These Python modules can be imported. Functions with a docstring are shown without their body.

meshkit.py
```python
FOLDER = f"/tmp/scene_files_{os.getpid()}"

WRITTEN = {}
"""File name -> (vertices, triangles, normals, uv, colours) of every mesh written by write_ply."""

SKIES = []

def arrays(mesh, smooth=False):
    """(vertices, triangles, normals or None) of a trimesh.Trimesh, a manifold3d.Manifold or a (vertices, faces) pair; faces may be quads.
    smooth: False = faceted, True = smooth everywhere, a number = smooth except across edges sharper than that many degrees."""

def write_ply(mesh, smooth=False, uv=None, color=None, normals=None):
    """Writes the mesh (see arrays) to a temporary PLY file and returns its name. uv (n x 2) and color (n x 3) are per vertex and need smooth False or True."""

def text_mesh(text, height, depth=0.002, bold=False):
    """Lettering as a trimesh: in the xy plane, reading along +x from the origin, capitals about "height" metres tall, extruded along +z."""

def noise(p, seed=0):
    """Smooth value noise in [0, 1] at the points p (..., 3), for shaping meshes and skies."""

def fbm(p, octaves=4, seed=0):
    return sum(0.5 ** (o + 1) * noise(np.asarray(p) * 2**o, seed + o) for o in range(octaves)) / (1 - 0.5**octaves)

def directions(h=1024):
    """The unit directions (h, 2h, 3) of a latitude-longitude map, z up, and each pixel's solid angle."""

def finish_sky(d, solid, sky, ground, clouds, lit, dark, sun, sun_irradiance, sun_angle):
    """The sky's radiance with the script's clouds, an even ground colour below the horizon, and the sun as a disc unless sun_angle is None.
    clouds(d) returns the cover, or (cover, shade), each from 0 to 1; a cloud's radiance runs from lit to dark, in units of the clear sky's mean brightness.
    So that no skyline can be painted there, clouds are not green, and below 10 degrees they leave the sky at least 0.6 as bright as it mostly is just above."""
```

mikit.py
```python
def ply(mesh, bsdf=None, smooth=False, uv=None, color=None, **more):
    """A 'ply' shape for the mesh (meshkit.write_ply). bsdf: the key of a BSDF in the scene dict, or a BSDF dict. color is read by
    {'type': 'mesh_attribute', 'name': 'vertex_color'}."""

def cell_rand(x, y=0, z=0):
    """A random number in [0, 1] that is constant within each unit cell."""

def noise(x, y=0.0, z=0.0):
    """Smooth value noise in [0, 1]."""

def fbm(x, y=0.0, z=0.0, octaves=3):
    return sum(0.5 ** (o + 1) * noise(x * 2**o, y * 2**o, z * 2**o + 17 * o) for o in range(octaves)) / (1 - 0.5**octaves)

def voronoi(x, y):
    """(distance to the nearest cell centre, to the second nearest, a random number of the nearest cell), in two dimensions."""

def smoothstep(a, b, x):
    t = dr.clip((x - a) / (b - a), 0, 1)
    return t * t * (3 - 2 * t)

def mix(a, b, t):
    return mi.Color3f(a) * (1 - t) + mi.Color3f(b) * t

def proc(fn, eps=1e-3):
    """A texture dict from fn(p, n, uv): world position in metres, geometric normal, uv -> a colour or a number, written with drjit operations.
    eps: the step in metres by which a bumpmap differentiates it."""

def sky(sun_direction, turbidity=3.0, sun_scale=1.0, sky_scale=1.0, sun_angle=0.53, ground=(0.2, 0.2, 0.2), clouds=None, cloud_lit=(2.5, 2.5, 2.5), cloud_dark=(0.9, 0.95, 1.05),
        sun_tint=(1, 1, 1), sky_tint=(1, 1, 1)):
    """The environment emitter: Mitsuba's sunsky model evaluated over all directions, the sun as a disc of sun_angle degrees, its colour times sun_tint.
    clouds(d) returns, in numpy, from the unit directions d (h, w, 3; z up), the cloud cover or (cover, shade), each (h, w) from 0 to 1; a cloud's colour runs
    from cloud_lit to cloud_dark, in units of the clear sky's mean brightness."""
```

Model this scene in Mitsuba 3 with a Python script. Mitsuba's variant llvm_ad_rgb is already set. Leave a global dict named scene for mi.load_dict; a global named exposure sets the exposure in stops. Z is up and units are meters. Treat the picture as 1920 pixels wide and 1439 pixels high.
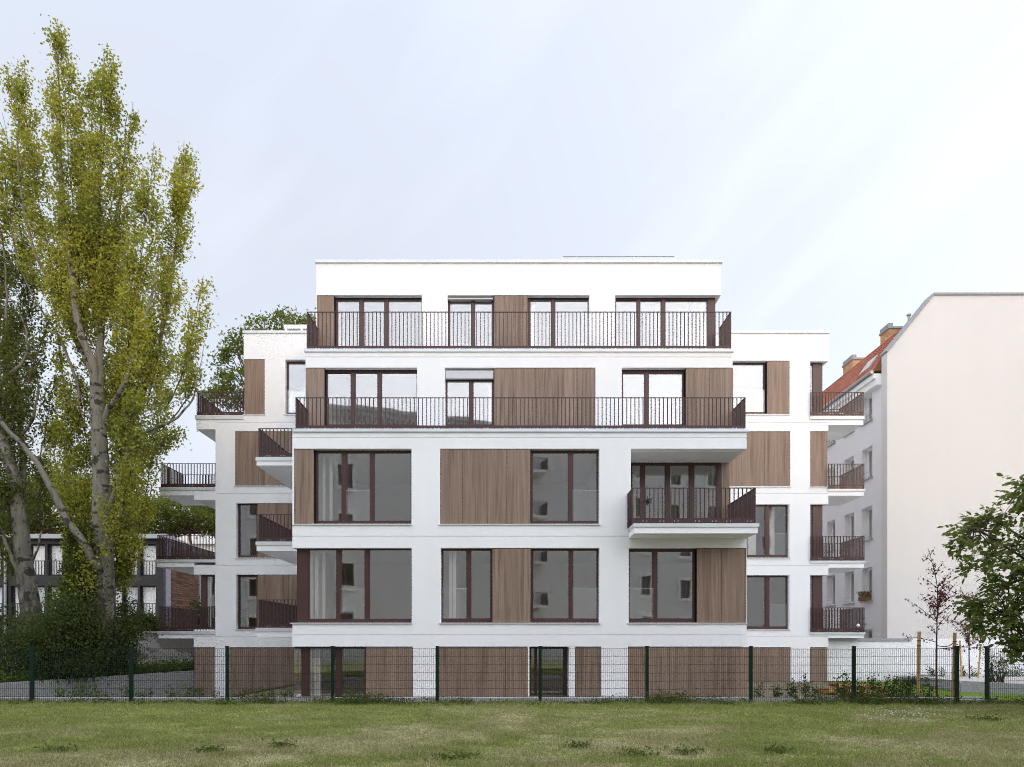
import math, random
import numpy as np, trimesh, shapely
import mitsuba as mi, drjit as dr
import mikit, meshkit
from mikit import noise, fbm, smoothstep, mix, proc, cell_rand
from shapely.geometry import Polygon, box as sbox
from shapely.prepared import prep

random.seed(7)
R = np.random.default_rng(11)
T = mi.ScalarTransform4f
scene, labels = {}, {}
# ---------------------------------------------------------------- camera, sky, exposure
FPX, CX, HY, EYE = 1280.0, 960.0, 1204.0, 1.5      # survey of the place: focal length in pixels, centre column, horizon row, eye height
scene['camera'] = {'type': 'perspective', 'fov': math.degrees(2 * math.atan(960 / FPX)), 'fov_axis': 'x', 'near_clip': 0.1, 'far_clip': 6000.0,
                   'principal_point_offset_y': -(HY - 719.5) / 1439.0,
                   'to_world': T().look_at(origin=[0, 0, EYE], target=[0, 10, EYE], up=[0, 0, 1])}


SUN = np.array([0.42, -0.86, 0.185]); SUN /= np.linalg.norm(SUN)


def veil(d):          # thin high haze, brightest round the low sun behind the camera
    h = np.clip(d[..., 2], 0, 1)
    n = meshkit.fbm(np.stack([d[..., 0] * 2.2 + d[..., 2], d[..., 1] * 2.2, d[..., 2] * 6.0], -1), 4, 3)
    glow = np.exp((d @ SUN - 1) / 0.92)
    cover = np.clip(0.80 + 0.25 * np.exp(-h / 0.3) + 0.3 * (n - 0.5), 0, 1)
    return cover, np.clip(1.0 - glow - 0.06 * np.exp(-h / 0.22) + 0.05 * (n - 0.5) - 0.05 * np.clip(meshkit.fbm(np.stack([(d[..., 0] * .8 - d[..., 2]) * 9, (d[..., 0] * .8 + d[..., 2]) * 2.2, d[..., 1] * 1.5], -1), 4, 6) - .5, 0, 1) * 3, 0, 1)


scene['sky'] = mikit.sky(SUN, turbidity=3.5, sun_scale=0.05, sun_angle=5.0, sun_tint=(1.0, 0.98, 0.98), sky_scale=1.0,
                         ground=(0.16, 0.17, 0.12), clouds=veil, cloud_lit=(4.4, 4.5, 4.85), cloud_dark=(0.50, 0.535, 0.645))
exposure = 3.74

# ---------------------------------------------------------------- materials


def two(d): return {'type': 'twosided', 'b': d}


def princ(col, rough=0.7, spec=0.3, metal=0.0, **k):
    c = {'type': 'rgb', 'value': list(col)} if isinstance(col, (tuple, list)) else col
    return {'type': 'principled', 'base_color': c, 'roughness': rough, 'specular': spec, 'metallic': metal, **k}


def bump(b, fn, eps=2e-3): return {'type': 'bumpmap', 't': proc(fn, eps), 'scale': 1.0, 'b': b}


def plaster_col(p, n, uv):
    w = fbm(p.x * 0.45 + p.y * 0.45, p.z * 0.5, 3.0, 3)
    g = noise(p.x * 38, p.y * 38, p.z * 38)
    streak = fbm(p.x * 5.0 + p.y * 5.0, p.z * 0.35, 7.0, 2)
    return mix((0.745, 0.75, 0.76), (0.825, 0.83, 0.84), w * 0.55 + g * 0.2 + streak * 0.3)


def plaster_bump(p, n, uv): return noise(p.x * 90, p.y * 90, p.z * 90) * 0.0009


def wood_fn(lo, hi, seed):
    def f(p, n, uv):
        a = p.x + p.y * 0.93 + seed * 3.17
        board = dr.floor(a / 0.205)
        tone = cell_rand(board, seed + 1) * 0.6 + cell_rand(dr.floor(a / 0.41), seed + 5) * 0.4
        wob = fbm(a * 3.0, p.z * 0.5, seed, 2) * 0.10
        s = fbm((a + wob) * 26.0, p.z * 0.9 + tone * 9, seed, 3)
        f2 = noise(a * 150.0, p.z * 4.0, seed + 2.0)
        knot = smoothstep(0.62, 0.86, fbm((a + wob) * 9.0, p.z * 0.55 + tone * 31, seed + 8.0, 2))
        return mix(lo, hi, dr.clip(0.06 + 0.62 * s + 0.24 * f2 * s + 0.30 * (tone - 0.5) - 0.32 * knot, 0, 1))
    return f


def gable_col(p, n, uv):
    w = fbm(p.x * 0.16, p.z * 0.14, p.y * 0.16, 4)
    g = noise(p.x * 25, p.y * 25, p.z * 25)
    s = fbm(p.x * 2.2 + p.y * 2.0, p.z * 0.12, 5.0, 3)
    return mix((0.585, 0.560, 0.535), (0.675, 0.648, 0.618), w * 0.7 + g * 0.15 + s * 0.15)


def concrete_fn(lo, hi, sc=1.0):
    def f(p, n, uv):
        w = fbm(p.x * 0.9 * sc + p.y * 0.4, p.z * 1.1 * sc, p.y * 0.9 * sc, 4)
        g = noise(p.x * 45, p.y * 45, p.z * 45)
        st = fbm(p.x * 6 + p.y * 5, p.z * 0.6, 2.0, 2)
        return mix(lo, hi, dr.clip(w * 0.8 + g * 0.07 + st * 0.22 - 0.05, 0, 1))
    return f


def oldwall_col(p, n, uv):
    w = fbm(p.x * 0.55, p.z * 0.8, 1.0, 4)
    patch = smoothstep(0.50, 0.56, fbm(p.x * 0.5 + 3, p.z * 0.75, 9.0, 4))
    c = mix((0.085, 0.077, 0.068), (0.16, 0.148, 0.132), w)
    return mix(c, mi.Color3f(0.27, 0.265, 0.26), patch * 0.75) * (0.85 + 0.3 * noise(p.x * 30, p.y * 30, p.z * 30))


def lawn_col(p, n, uv):
    a = fbm(p.x * 0.55 + 4, p.y * 0.6, 2.0, 4)
    b = fbm(p.x * 1.9, p.y * 2.6, 8.0, 3)
    c = noise(p.x * 28, p.y * 28)
    dry = smoothstep(0.40, 0.66, a * 0.62 + b * 0.42 - 0.02 * (p.y - 10.0))
    g = mix((0.130, 0.158, 0.046), (0.212, 0.230, 0.080), b * 0.6 + c * 0.4)
    return mix(g, mi.Color3f(0.34, 0.30, 0.19), dry * 0.6) * (0.7 + 0.6 * c)


def blade_col(p, n, uv):
    a = fbm(p.x * 0.55 + 4, p.y * 0.6, 2.0, 4)
    b = fbm(p.x * 1.9, p.y * 2.6, 8.0, 3)
    c = cell_rand(p.x * 45, p.y * 45)
    dry = smoothstep(0.40, 0.66, a * 0.62 + b * 0.42 - 0.02 * (p.y - 10.0))
    g = mix((0.175, 0.212, 0.055), (0.318, 0.350, 0.115), c)
    return mix(g, mix((0.28, 0.245, 0.14), (0.52, 0.46, 0.30), c), dr.clip(dry * 0.62 + smoothstep(0.82, 0.95, c) * 0.5, 0, 1))


def leaf_fn(lo, hi, sc=7.0, big=0.5):
    def f(p, n, uv):
        c = cell_rand(p.x * sc, p.y * sc, p.z * sc)
        w = fbm(p.x * big, p.y * big, p.z * big, 2)
        return mix(lo, hi, dr.clip(0.6 * c + 0.7 * w - 0.12, 0, 1))
    return f


def leaf_mat(lo, hi, trans=0.7, sc=7.0, rough=0.45):
    return {'type': 'principledthin', 'base_color': proc(leaf_fn(lo, hi, sc)), 'roughness': rough, 'diff_trans': trans, 'eta': 1.35}


def bark_fn(lo, hi):
    def f(p, n, uv):
        a = fbm(p.x * 7 + p.y * 7, p.z * 2.0, p.y * 5, 4)
        scar = smoothstep(0.56, 0.64, fbm(p.x * 5 - p.y * 4, p.z * 5.5, p.x * 3, 3))
        low = smoothstep(6.0, 1.0, p.z) * smoothstep(0.36, 0.54, fbm(p.x * 9 + p.y * 8, p.z * 3.2, 4.0, 3))
        return mix(lo, hi, dr.clip(0.15 + a, 0, 1)) * (1 - 0.72 * dr.maximum(scar, low))
    return f


def bark_bump(p, n, uv): return fbm(p.x * 14 + p.y * 12, p.z * 4, p.y * 12, 3) * 0.03


def tile_col(p, n, uv):
    c = cell_rand(p.y * 4.3, p.z * 5.2)
    return mix((0.29, 0.095, 0.062), (0.45, 0.17, 0.11), c * 0.6 + 0.4 * fbm(p.y * 0.8, p.z * 1.3, 0.0, 3))


def brick_col(p, n, uv):
    row = dr.floor(p.z / 0.077)
    a = p.x + p.y + (row - 2 * dr.floor(row / 2)) * 0.12
    fx, fz = a / 0.25 - dr.floor(a / 0.25), p.z / 0.077 - row
    mortar = dr.maximum(smoothstep(0.95, 0.98, fx), smoothstep(0.86, 0.92, fz))
    return mix(mix((0.40, 0.19, 0.085), (0.62, 0.36, 0.17), cell_rand(dr.floor(a / 0.25), row)), mi.Color3f(0.42, 0.38, 0.33), mortar)


def slat_col(p, n, uv):
    r = dr.floor(p.z / 0.145)
    return mix((0.055, 0.026, 0.014), (0.20, 0.105, 0.06), cell_rand(r, dr.floor(p.y / 0.92)) * 0.7 + 0.3 * noise(p.y * 3, p.z * 60))


def soil_col(p, n, uv):
    return mix((0.07, 0.055, 0.04), (0.17, 0.14, 0.105), fbm(p.x * 3, p.y * 3, 0.0, 4) * 0.6 + 0.4 * noise(p.x * 40, p.y * 40))


def gravel_col(p, n, uv):
    return mix((0.20, 0.19, 0.18), (0.46, 0.44, 0.42), cell_rand(p.x * 22, p.y * 22) * 0.6 + 0.4 * fbm(p.x, p.y, 0.0, 3))


def panelmetal_col(p, n, uv):
    return mix((0.012, 0.010, 0.009), (0.024, 0.020, 0.018), fbm(p.x * 0.8, p.y, p.z * 2.0, 3))


def stake_col(p, n, uv):
    return mix((0.36, 0.235, 0.10), (0.55, 0.39, 0.19), fbm(p.x * 60 + p.y * 60, p.z * 2.5, 0.0, 3))


def capmetal_col(p, n, uv):
    return mix((0.50, 0.52, 0.55), (0.66, 0.68, 0.71), fbm(p.x * 0.9 + p.y, p.z * 3, 0.0, 3))


M = {
    'plaster': bump(princ(proc(plaster_col), 0.9, 0.15), plaster_bump),
    'soffit': two(princ((0.62, 0.62, 0.63), 0.9, 0.1)),
    'wood_a': princ(proc(wood_fn((0.130, 0.086, 0.062), (0.345, 0.254, 0.200), 1)), 0.5, 0.3),
    'wood_b': princ(proc(wood_fn((0.140, 0.092, 0.066), (0.330, 0.238, 0.184), 2)), 0.5, 0.3),
    'frame': two(princ((0.060, 0.027, 0.026), 0.38, 0.4)),
    'rail': two(princ((0.052, 0.024, 0.023), 0.42, 0.4)),
    'bolt': two(princ((0.55, 0.52, 0.50), 0.35, 0.5, 0.6)),
    'glass': {'type': 'thindielectric', 'int_ior': 2.45, 'ext_ior': 1.0},
    'clear': {'type': 'thindielectric', 'int_ior': 1.5, 'ext_ior': 1.0},
    'cap': princ(proc(capmetal_col), 0.45, 0.4, 0.35),
    'blind': two(princ((0.52, 0.53, 0.55), 0.5, 0.4)),
    'interior': two({'type': 'diffuse', 'reflectance': {'type': 'rgb', 'value': [0.50, 0.49, 0.46]}}),
    'parquet': two({'type': 'diffuse', 'reflectance': {'type': 'rgb', 'value': [0.22, 0.15, 0.09]}}),
    'curtain': two({'type': 'diffuse', 'reflectance': {'type': 'rgb', 'value': [0.80, 0.80, 0.77]}}),
    'dark': two({'type': 'diffuse', 'reflectance': {'type': 'rgb', 'value': [0.02, 0.02, 0.02]}}),
    'gable': bump(princ(proc(gable_col), 0.92, 0.1), plaster_bump),
    'side_plaster': princ((0.70, 0.685, 0.69), 0.92, 0.1),
    'stucco': two(princ((0.70, 0.695, 0.69), 0.92, 0.1)),
    'opp_glass': {'type': 'principled', 'base_color': {'type': 'rgb', 'value': [0.03, 0.032, 0.036]}, 'roughness': 0.08, 'specular': 0.9},
    'trim': two(princ((0.80, 0.80, 0.78), 0.8, 0.2)),
    'lilac': two(princ((0.30, 0.285, 0.34), 0.9, 0.1)),
    'tile': two(princ(proc(tile_col), 0.7, 0.25)),
    'brick': two(princ(proc(brick_col), 0.9, 0.1)),
    'slat': two(princ(proc(slat_col), 0.75, 0.2)),
    'concrete': two(princ(proc(concrete_fn((0.24, 0.24, 0.245), (0.42, 0.42, 0.425))), 0.85, 0.2)),
    'ramp_wall': two(princ(proc(concrete_fn((0.20, 0.195, 0.19), (0.32, 0.315, 0.31))), 0.85, 0.2)),
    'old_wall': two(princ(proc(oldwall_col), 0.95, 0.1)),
    'kerb': two(princ(proc(concrete_fn((0.36, 0.36, 0.37), (0.56, 0.56, 0.57), 1.6)), 0.85, 0.2)),
    'lawn': two(princ(proc(lawn_col), 0.95, 0.05)),
    'blade': {'type': 'principledthin', 'base_color': proc(blade_col), 'roughness': 0.6, 'diff_trans': 0.6, 'eta': 1.3},
    'cover_ground': two(princ((0.075, 0.115, 0.022), 0.95, 0.05)),
    'soil': two(princ(proc(soil_col), 0.95, 0.05)),
    'gravel': two(princ(proc(gravel_col), 0.9, 0.1)),
    'asphalt': two(princ(proc(concrete_fn((0.13, 0.13, 0.135), (0.22, 0.22, 0.225))), 0.85, 0.2)),
    'dark_clad': two(princ(proc(panelmetal_col), 0.5, 0.4)),
    'fence': two(princ((0.004, 0.018, 0.011), 0.5, 0.2)),
    'stake': two(princ(proc(stake_col), 0.8, 0.2)),
    'coping_grey': two(princ((0.27, 0.275, 0.285), 0.6, 0.3)),
    'pole': two(princ((0.30, 0.31, 0.32), 0.4, 0.5, 0.5)),
    'poplar_bark': two(bump(princ(proc(bark_fn((0.070, 0.062, 0.050), (0.225, 0.208, 0.170))), 0.9, 0.1), bark_bump, 4e-3)),
    'dark_bark': two(princ(proc(bark_fn((0.06, 0.045, 0.035), (0.14, 0.11, 0.085))), 0.9, 0.1)),
    'red_bark': two(princ((0.075, 0.038, 0.034), 0.7, 0.3)),
    'log': two(princ(proc(stake_col), 0.9, 0.1)),
    'log_bark': two(princ((0.20, 0.105, 0.05), 0.9, 0.1)),
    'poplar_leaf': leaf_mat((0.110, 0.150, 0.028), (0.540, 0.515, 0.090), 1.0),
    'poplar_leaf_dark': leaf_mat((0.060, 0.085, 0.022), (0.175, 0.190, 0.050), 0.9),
    'back_leaf': leaf_mat((0.085, 0.120, 0.026), (0.220, 0.245, 0.060), 1.0, 5.0),
    'bush_leaf': leaf_mat((0.030, 0.046, 0.016), (0.100, 0.125, 0.040), 0.7, 9.0),
    'ivy_leaf': leaf_mat((0.026, 0.045, 0.010), (0.085, 0.105, 0.022), 0.5, 9.0),
    'cover_leaf': leaf_mat((0.050, 0.085, 0.018), (0.125, 0.165, 0.040), 0.6, 12.0),
    'walnut_leaf': leaf_mat((0.075, 0.110, 0.030), (0.220, 0.260, 0.075), 0.9, 6.0, 0.4),
    'hedge_leaf': leaf_mat((0.035, 0.060, 0.018), (0.110, 0.135, 0.040), 0.6, 14.0, 0.35),
    'weed_leaf': leaf_mat((0.045, 0.070, 0.018), (0.115, 0.145, 0.040), 0.6, 14.0),
    'plum_leaf': leaf_mat((0.085, 0.028, 0.030), (0.190, 0.070, 0.068), 0.6, 9.0),
    'flower': two({'type': 'diffuse', 'reflectance': {'type': 'rgb', 'value': [0.75, 0.73, 0.70]}}),
    'red_flower': two({'type': 'diffuse', 'reflectance': {'type': 'rgb', 'value': [0.45, 0.05, 0.06]}}),
}
for k, b in M.items():
    scene['mat_' + k] = b


# ---------------------------------------------------------------- helpers
def X(u, D): return (u - CX) * D / FPX
def Z(v, D): return EYE + (HY - v) * D / FPX


class MB:
    """collects boxes, tubes and sheets of ONE part"""
    def __init__(s): s.v, s.f, s.n = [], [], 0

    def add(s, v, f):
        v, f = np.asarray(v, float), np.asarray(f, int)
        if f.shape[1] == 4:
            f = np.vstack([f[:, [0, 1, 2]], f[:, [0, 2, 3]]])
        s.v.append(v); s.f.append(f + s.n); s.n += len(v)
        return s

    def box(s, x0, x1, y0, y1, z0, z1):
        v = [[x, y, z] for x in (x0, x1) for y in (y0, y1) for z in (z0, z1)]
        return s.add(v, [[0, 1, 3, 2], [4, 6, 7, 5], [0, 4, 5, 1], [2, 3, 7, 6], [0, 2, 6, 4], [1, 5, 7, 3]])

    def tube(s, pts, rad, sides=8, cap=True):
        p = np.asarray(pts, float)
        rad = np.broadcast_to(np.asarray(rad, float), (len(p),))
        t = np.gradient(p, axis=0)
        t /= np.linalg.norm(t, axis=1, keepdims=True) + 1e-12
        ref = np.array([0.13, 1.0, 0.05]) if abs(t[:, 2]).mean() > 0.5 else np.array([0.1, 0.05, 1.0])
        a = np.cross(t, ref); a /= np.linalg.norm(a, axis=1, keepdims=True) + 1e-12
        b = np.cross(t, a)
        an = np.arange(sides) * 2 * np.pi / sides
        v = p[:, None] + rad[:, None, None] * (np.cos(an)[None, :, None] * a[:, None] + np.sin(an)[None, :, None] * b[:, None])
        i, j = np.meshgrid(np.arange(len(p) - 1), np.arange(sides), indexing='ij')
        q = np.stack([i * sides + j, i * sides + (j + 1) % sides, (i + 1) * sides + (j + 1) % sides, (i + 1) * sides + j], -1).reshape(-1, 4)
        vv = v.reshape(-1, 3)
        f = np.vstack([q[:, [0, 1, 2]], q[:, [0, 2, 3]]])
        if cap:
            vv = np.vstack([vv, p[0], p[-1]])
            k, e = len(vv) - 2, (len(p) - 1) * sides
            c0 = [[k, (m + 1) % sides, m] for m in range(sides)]
            c1 = [[k + 1, e + m, e + (m + 1) % sides] for m in range(sides)]
            f = np.vstack([f, c0, c1])
        return s.add(vv, f)

    def poly(s, polygon, y0, y1, axis='y', off=0.0):
        """extrudes a shapely polygon given in (x, z) along y (axis 'y'), or in (y, z) along x (axis 'x')"""
        for g in getattr(polygon, 'geoms', [polygon]):
            if g.is_empty or g.area < 1e-6:
                continue
            m = trimesh.creation.extrude_polygon(shapely.geometry.polygon.orient(g), y1 - y0, engine='earcut')
            v = np.array(m.vertices)
            if axis == 'y':
                s.add(np.stack([v[:, 0], y0 + v[:, 2], v[:, 1]], 1), m.faces[:, ::-1])
            elif axis == 'x':
                s.add(np.stack([y0 + v[:, 2], v[:, 0], v[:, 1]], 1), m.faces)
            else:
                s.add(np.stack([v[:, 0], v[:, 1], y0 + v[:, 2]], 1), m.faces)
        return s

    def quad(s, a, b, c, d): return s.add([a, b, c, d], [[0, 1, 2, 3]])

    def mesh(s): return np.vstack(s.v), np.vstack(s.f)


used = {}


def numbered(key):
    n = used.get(key, 0)
    used[key] = n + 1
    return key if n == 0 else f'{key}_{n:03d}'


def obj(name, mesh, mat, parent=None, smooth=False, **props):
    key = numbered(f'{parent}__{name}' if parent else name)
    if isinstance(mesh, MB):
        mesh = mesh.mesh()
    scene[key] = mikit.ply(mesh, 'mat_' + mat, smooth=smooth)
    if props:
        labels[key] = {k: v for k, v in props.items() if v}
    return key


def thing(name, label, category, group=None):
    key = numbered(name)
    labels[key] = {'label': label, 'category': category}
    if group:
        labels[key]['group'] = group
    return key


def part(name, parent): return numbered(f'{parent}__{name}')      # a part made of sub-parts only


def bx(*a): return MB().box(*a)
# ---------------------------------------------------------------- ground
def ramp(x, y):        # the garage drive sinks along the left side of the building
    a = np.clip((-9.2 - x) / 0.6, 0, 1) * np.clip((y - 17.6) / 9.0, 0, 1)
    return -1.35 * a


def wy(x): return 23.0 + np.maximum(x + 18.3, 0) * 1.45      # line of the retaining wall beside the drive


def gz(x, y):
    base = -0.26 * np.clip((y - 17.0) / 3.0, 0, 1) + 0.02
    bank = np.clip((-9.0 - x) / 1.0, 0, 1) * np.clip((y - wy(x) - .25) / 0.3, 0, 1)
    return (base + ramp(x, y)) * (1 - bank) + bank * (0.02 + 0.045 * np.clip(y - 24, 0, 12))


def lz(x, y): return 0.03 * (meshkit.fbm(np.stack([x * 0.8, y * 0.8, 0 * x], -1), 3, 5) - 0.5)


def sheet(xs, ys, zf):
    xx, yy = np.meshgrid(xs, ys, indexing='ij')
    v = np.stack([xx, yy, zf(xx, yy)], -1).reshape(-1, 3)
    i, j = np.meshgrid(np.arange(len(xs) - 1), np.arange(len(ys) - 1), indexing='ij')
    k = i * len(ys) + j
    return v, np.stack([k, k + len(ys), k + len(ys) + 1, k + 1], -1).reshape(-1, 4)


def st(name, mesh, mat, **k): return obj(name, mesh, mat, None, kind='structure', **k)


xs = np.concatenate([[-2500, -600, -150, -70], np.arange(-45, 45.1, 0.6), [70, 150, 600, 2500]])
ys = np.concatenate([[-2500, -600, -150, -60, 0, 16.62], np.arange(16.8, 60, 0.4), [70, 100, 180, 600, 2500]])
st('ground', sheet(xs, ys, lambda x, y: np.where(y > 16.7, gz(x, y), -0.08)), 'soil', smooth=True, label='bare brown soil and beds around the white apartment building')
st('lawn', sheet(np.arange(-34, 34.1, 0.4), np.arange(-30, 16.65, 0.4), lambda x, y: lz(x, y) + 0.004), 'lawn', smooth=True, label='mown lawn with dry straw coloured patches in front of the fence')
xg = np.arange(14.6, 40, 0.5)
st('garden_lawn', sheet(np.arange(13.4, 32, 0.4), np.arange(17.4, 30.2, 0.4), lambda x, y: gz(x, y) + 0.012), 'cover_ground', smooth=True, label='fresh green garden lawn behind the fence on the right')
st('driveway', sheet(np.arange(-34, -9.75, 0.4), np.arange(17.1, 31.5, 0.3), lambda x, y: gz(x, y) + 0.008 - 0.3 * np.clip((y - wy(x) + .1) / 0.3, 0, 1)), 'asphalt', smooth=True, label='grey paved drive sinking beside the left side of the building')
st('building_plinth_strip', bx(-13.6, 13.6, 20.6, 21.25, -0.6, -0.215), 'gravel', label='gravel strip along the foot of the facade')

# kerb of single stones behind the fence
kb = thing('kerb', 'pale concrete kerb running along the foot of the green fence', 'kerb')
labels[kb] = {'kind': 'structure', 'label': 'pale concrete kerb running along the foot of the green fence'}
xx = -22.0
while xx < 11.4:
    h = R.uniform(-0.006, 0.006)
    obj('kerb_stone', bx(xx, xx + 0.992, 16.85, 16.97, -0.3, 0.125 + h), 'kerb', kb)
    xx += 1.0

# ---------------------------------------------------------------- white apartment building
B = thing('apartment_building', 'white five storey apartment building with wooden panels, brown framed windows and stepped terraces', 'apartment building')
DF, D3, D4, DW, DL = 21.3, 22.66, 23.98, 29.4, 22.95
XL, XR = X(548, DF), X(1400, DF)
J1, J2, J3, J4 = 1.716, 4.795, 7.874, 10.953
ZT = 14.80
WT = 0.36


def rect(u0, u1, v0, v1, D): return sbox(X(u0, D), Z(v1, D), X(u1, D), Z(v0, D))


def wall(outline, holes, D, th=WT, mat='plaster'):
    p = outline
    for h in holes:
        p = p.difference(h)
    return obj('wall', MB().poly(p, D, D + th), mat, B)


def side_wall(outline, holes, x0, th=WT):
    p = outline
    for h in holes:
        p = p.difference(h)
    return obj('wall', MB().poly(p, x0, x0 + th, 'x'), 'plaster', B)


def joint(x0, x1, D, z, th=WT):      # dark shadow gap between two storeys
    obj('joint', bx(x0, x1, D + 0.035, D + th, z - 0.008, z + 0.008), 'soffit', B)


def panels(u0, u1, v0, v1, D, seams=(), rec=0.02, sill=True):
    x = [X(u0, D)] + [X(s, D) for s in seams] + [X(u1, D)]
    z0, z1 = Z(v1, D), Z(v0, D)
    obj('panel_backing', bx(x[0] + 0.002, x[-1] - 0.002, D + rec + 0.03, D + WT - 0.02, z0 + 0.001, z1 - 0.002), 'dark', B)
    for i, (a, b) in enumerate(zip(x[:-1], x[1:])):
        obj('facade_panel', bx(a + 0.006, b - 0.006, D + rec, D + rec + 0.028, z0 + 0.012, z1 - 0.012), 'wood_a' if int(a * 7 + z0 * 3) % 2 else 'wood_b', B)
    if sill:
        obj('sill', bx(x[0] - 0.04, x[-1] + 0.04, D - 0.045, D + rec - 0.002, z0 - 0.022, z0 + 0.006), 'cap', B)


fl_seed = [0.0]


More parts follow.
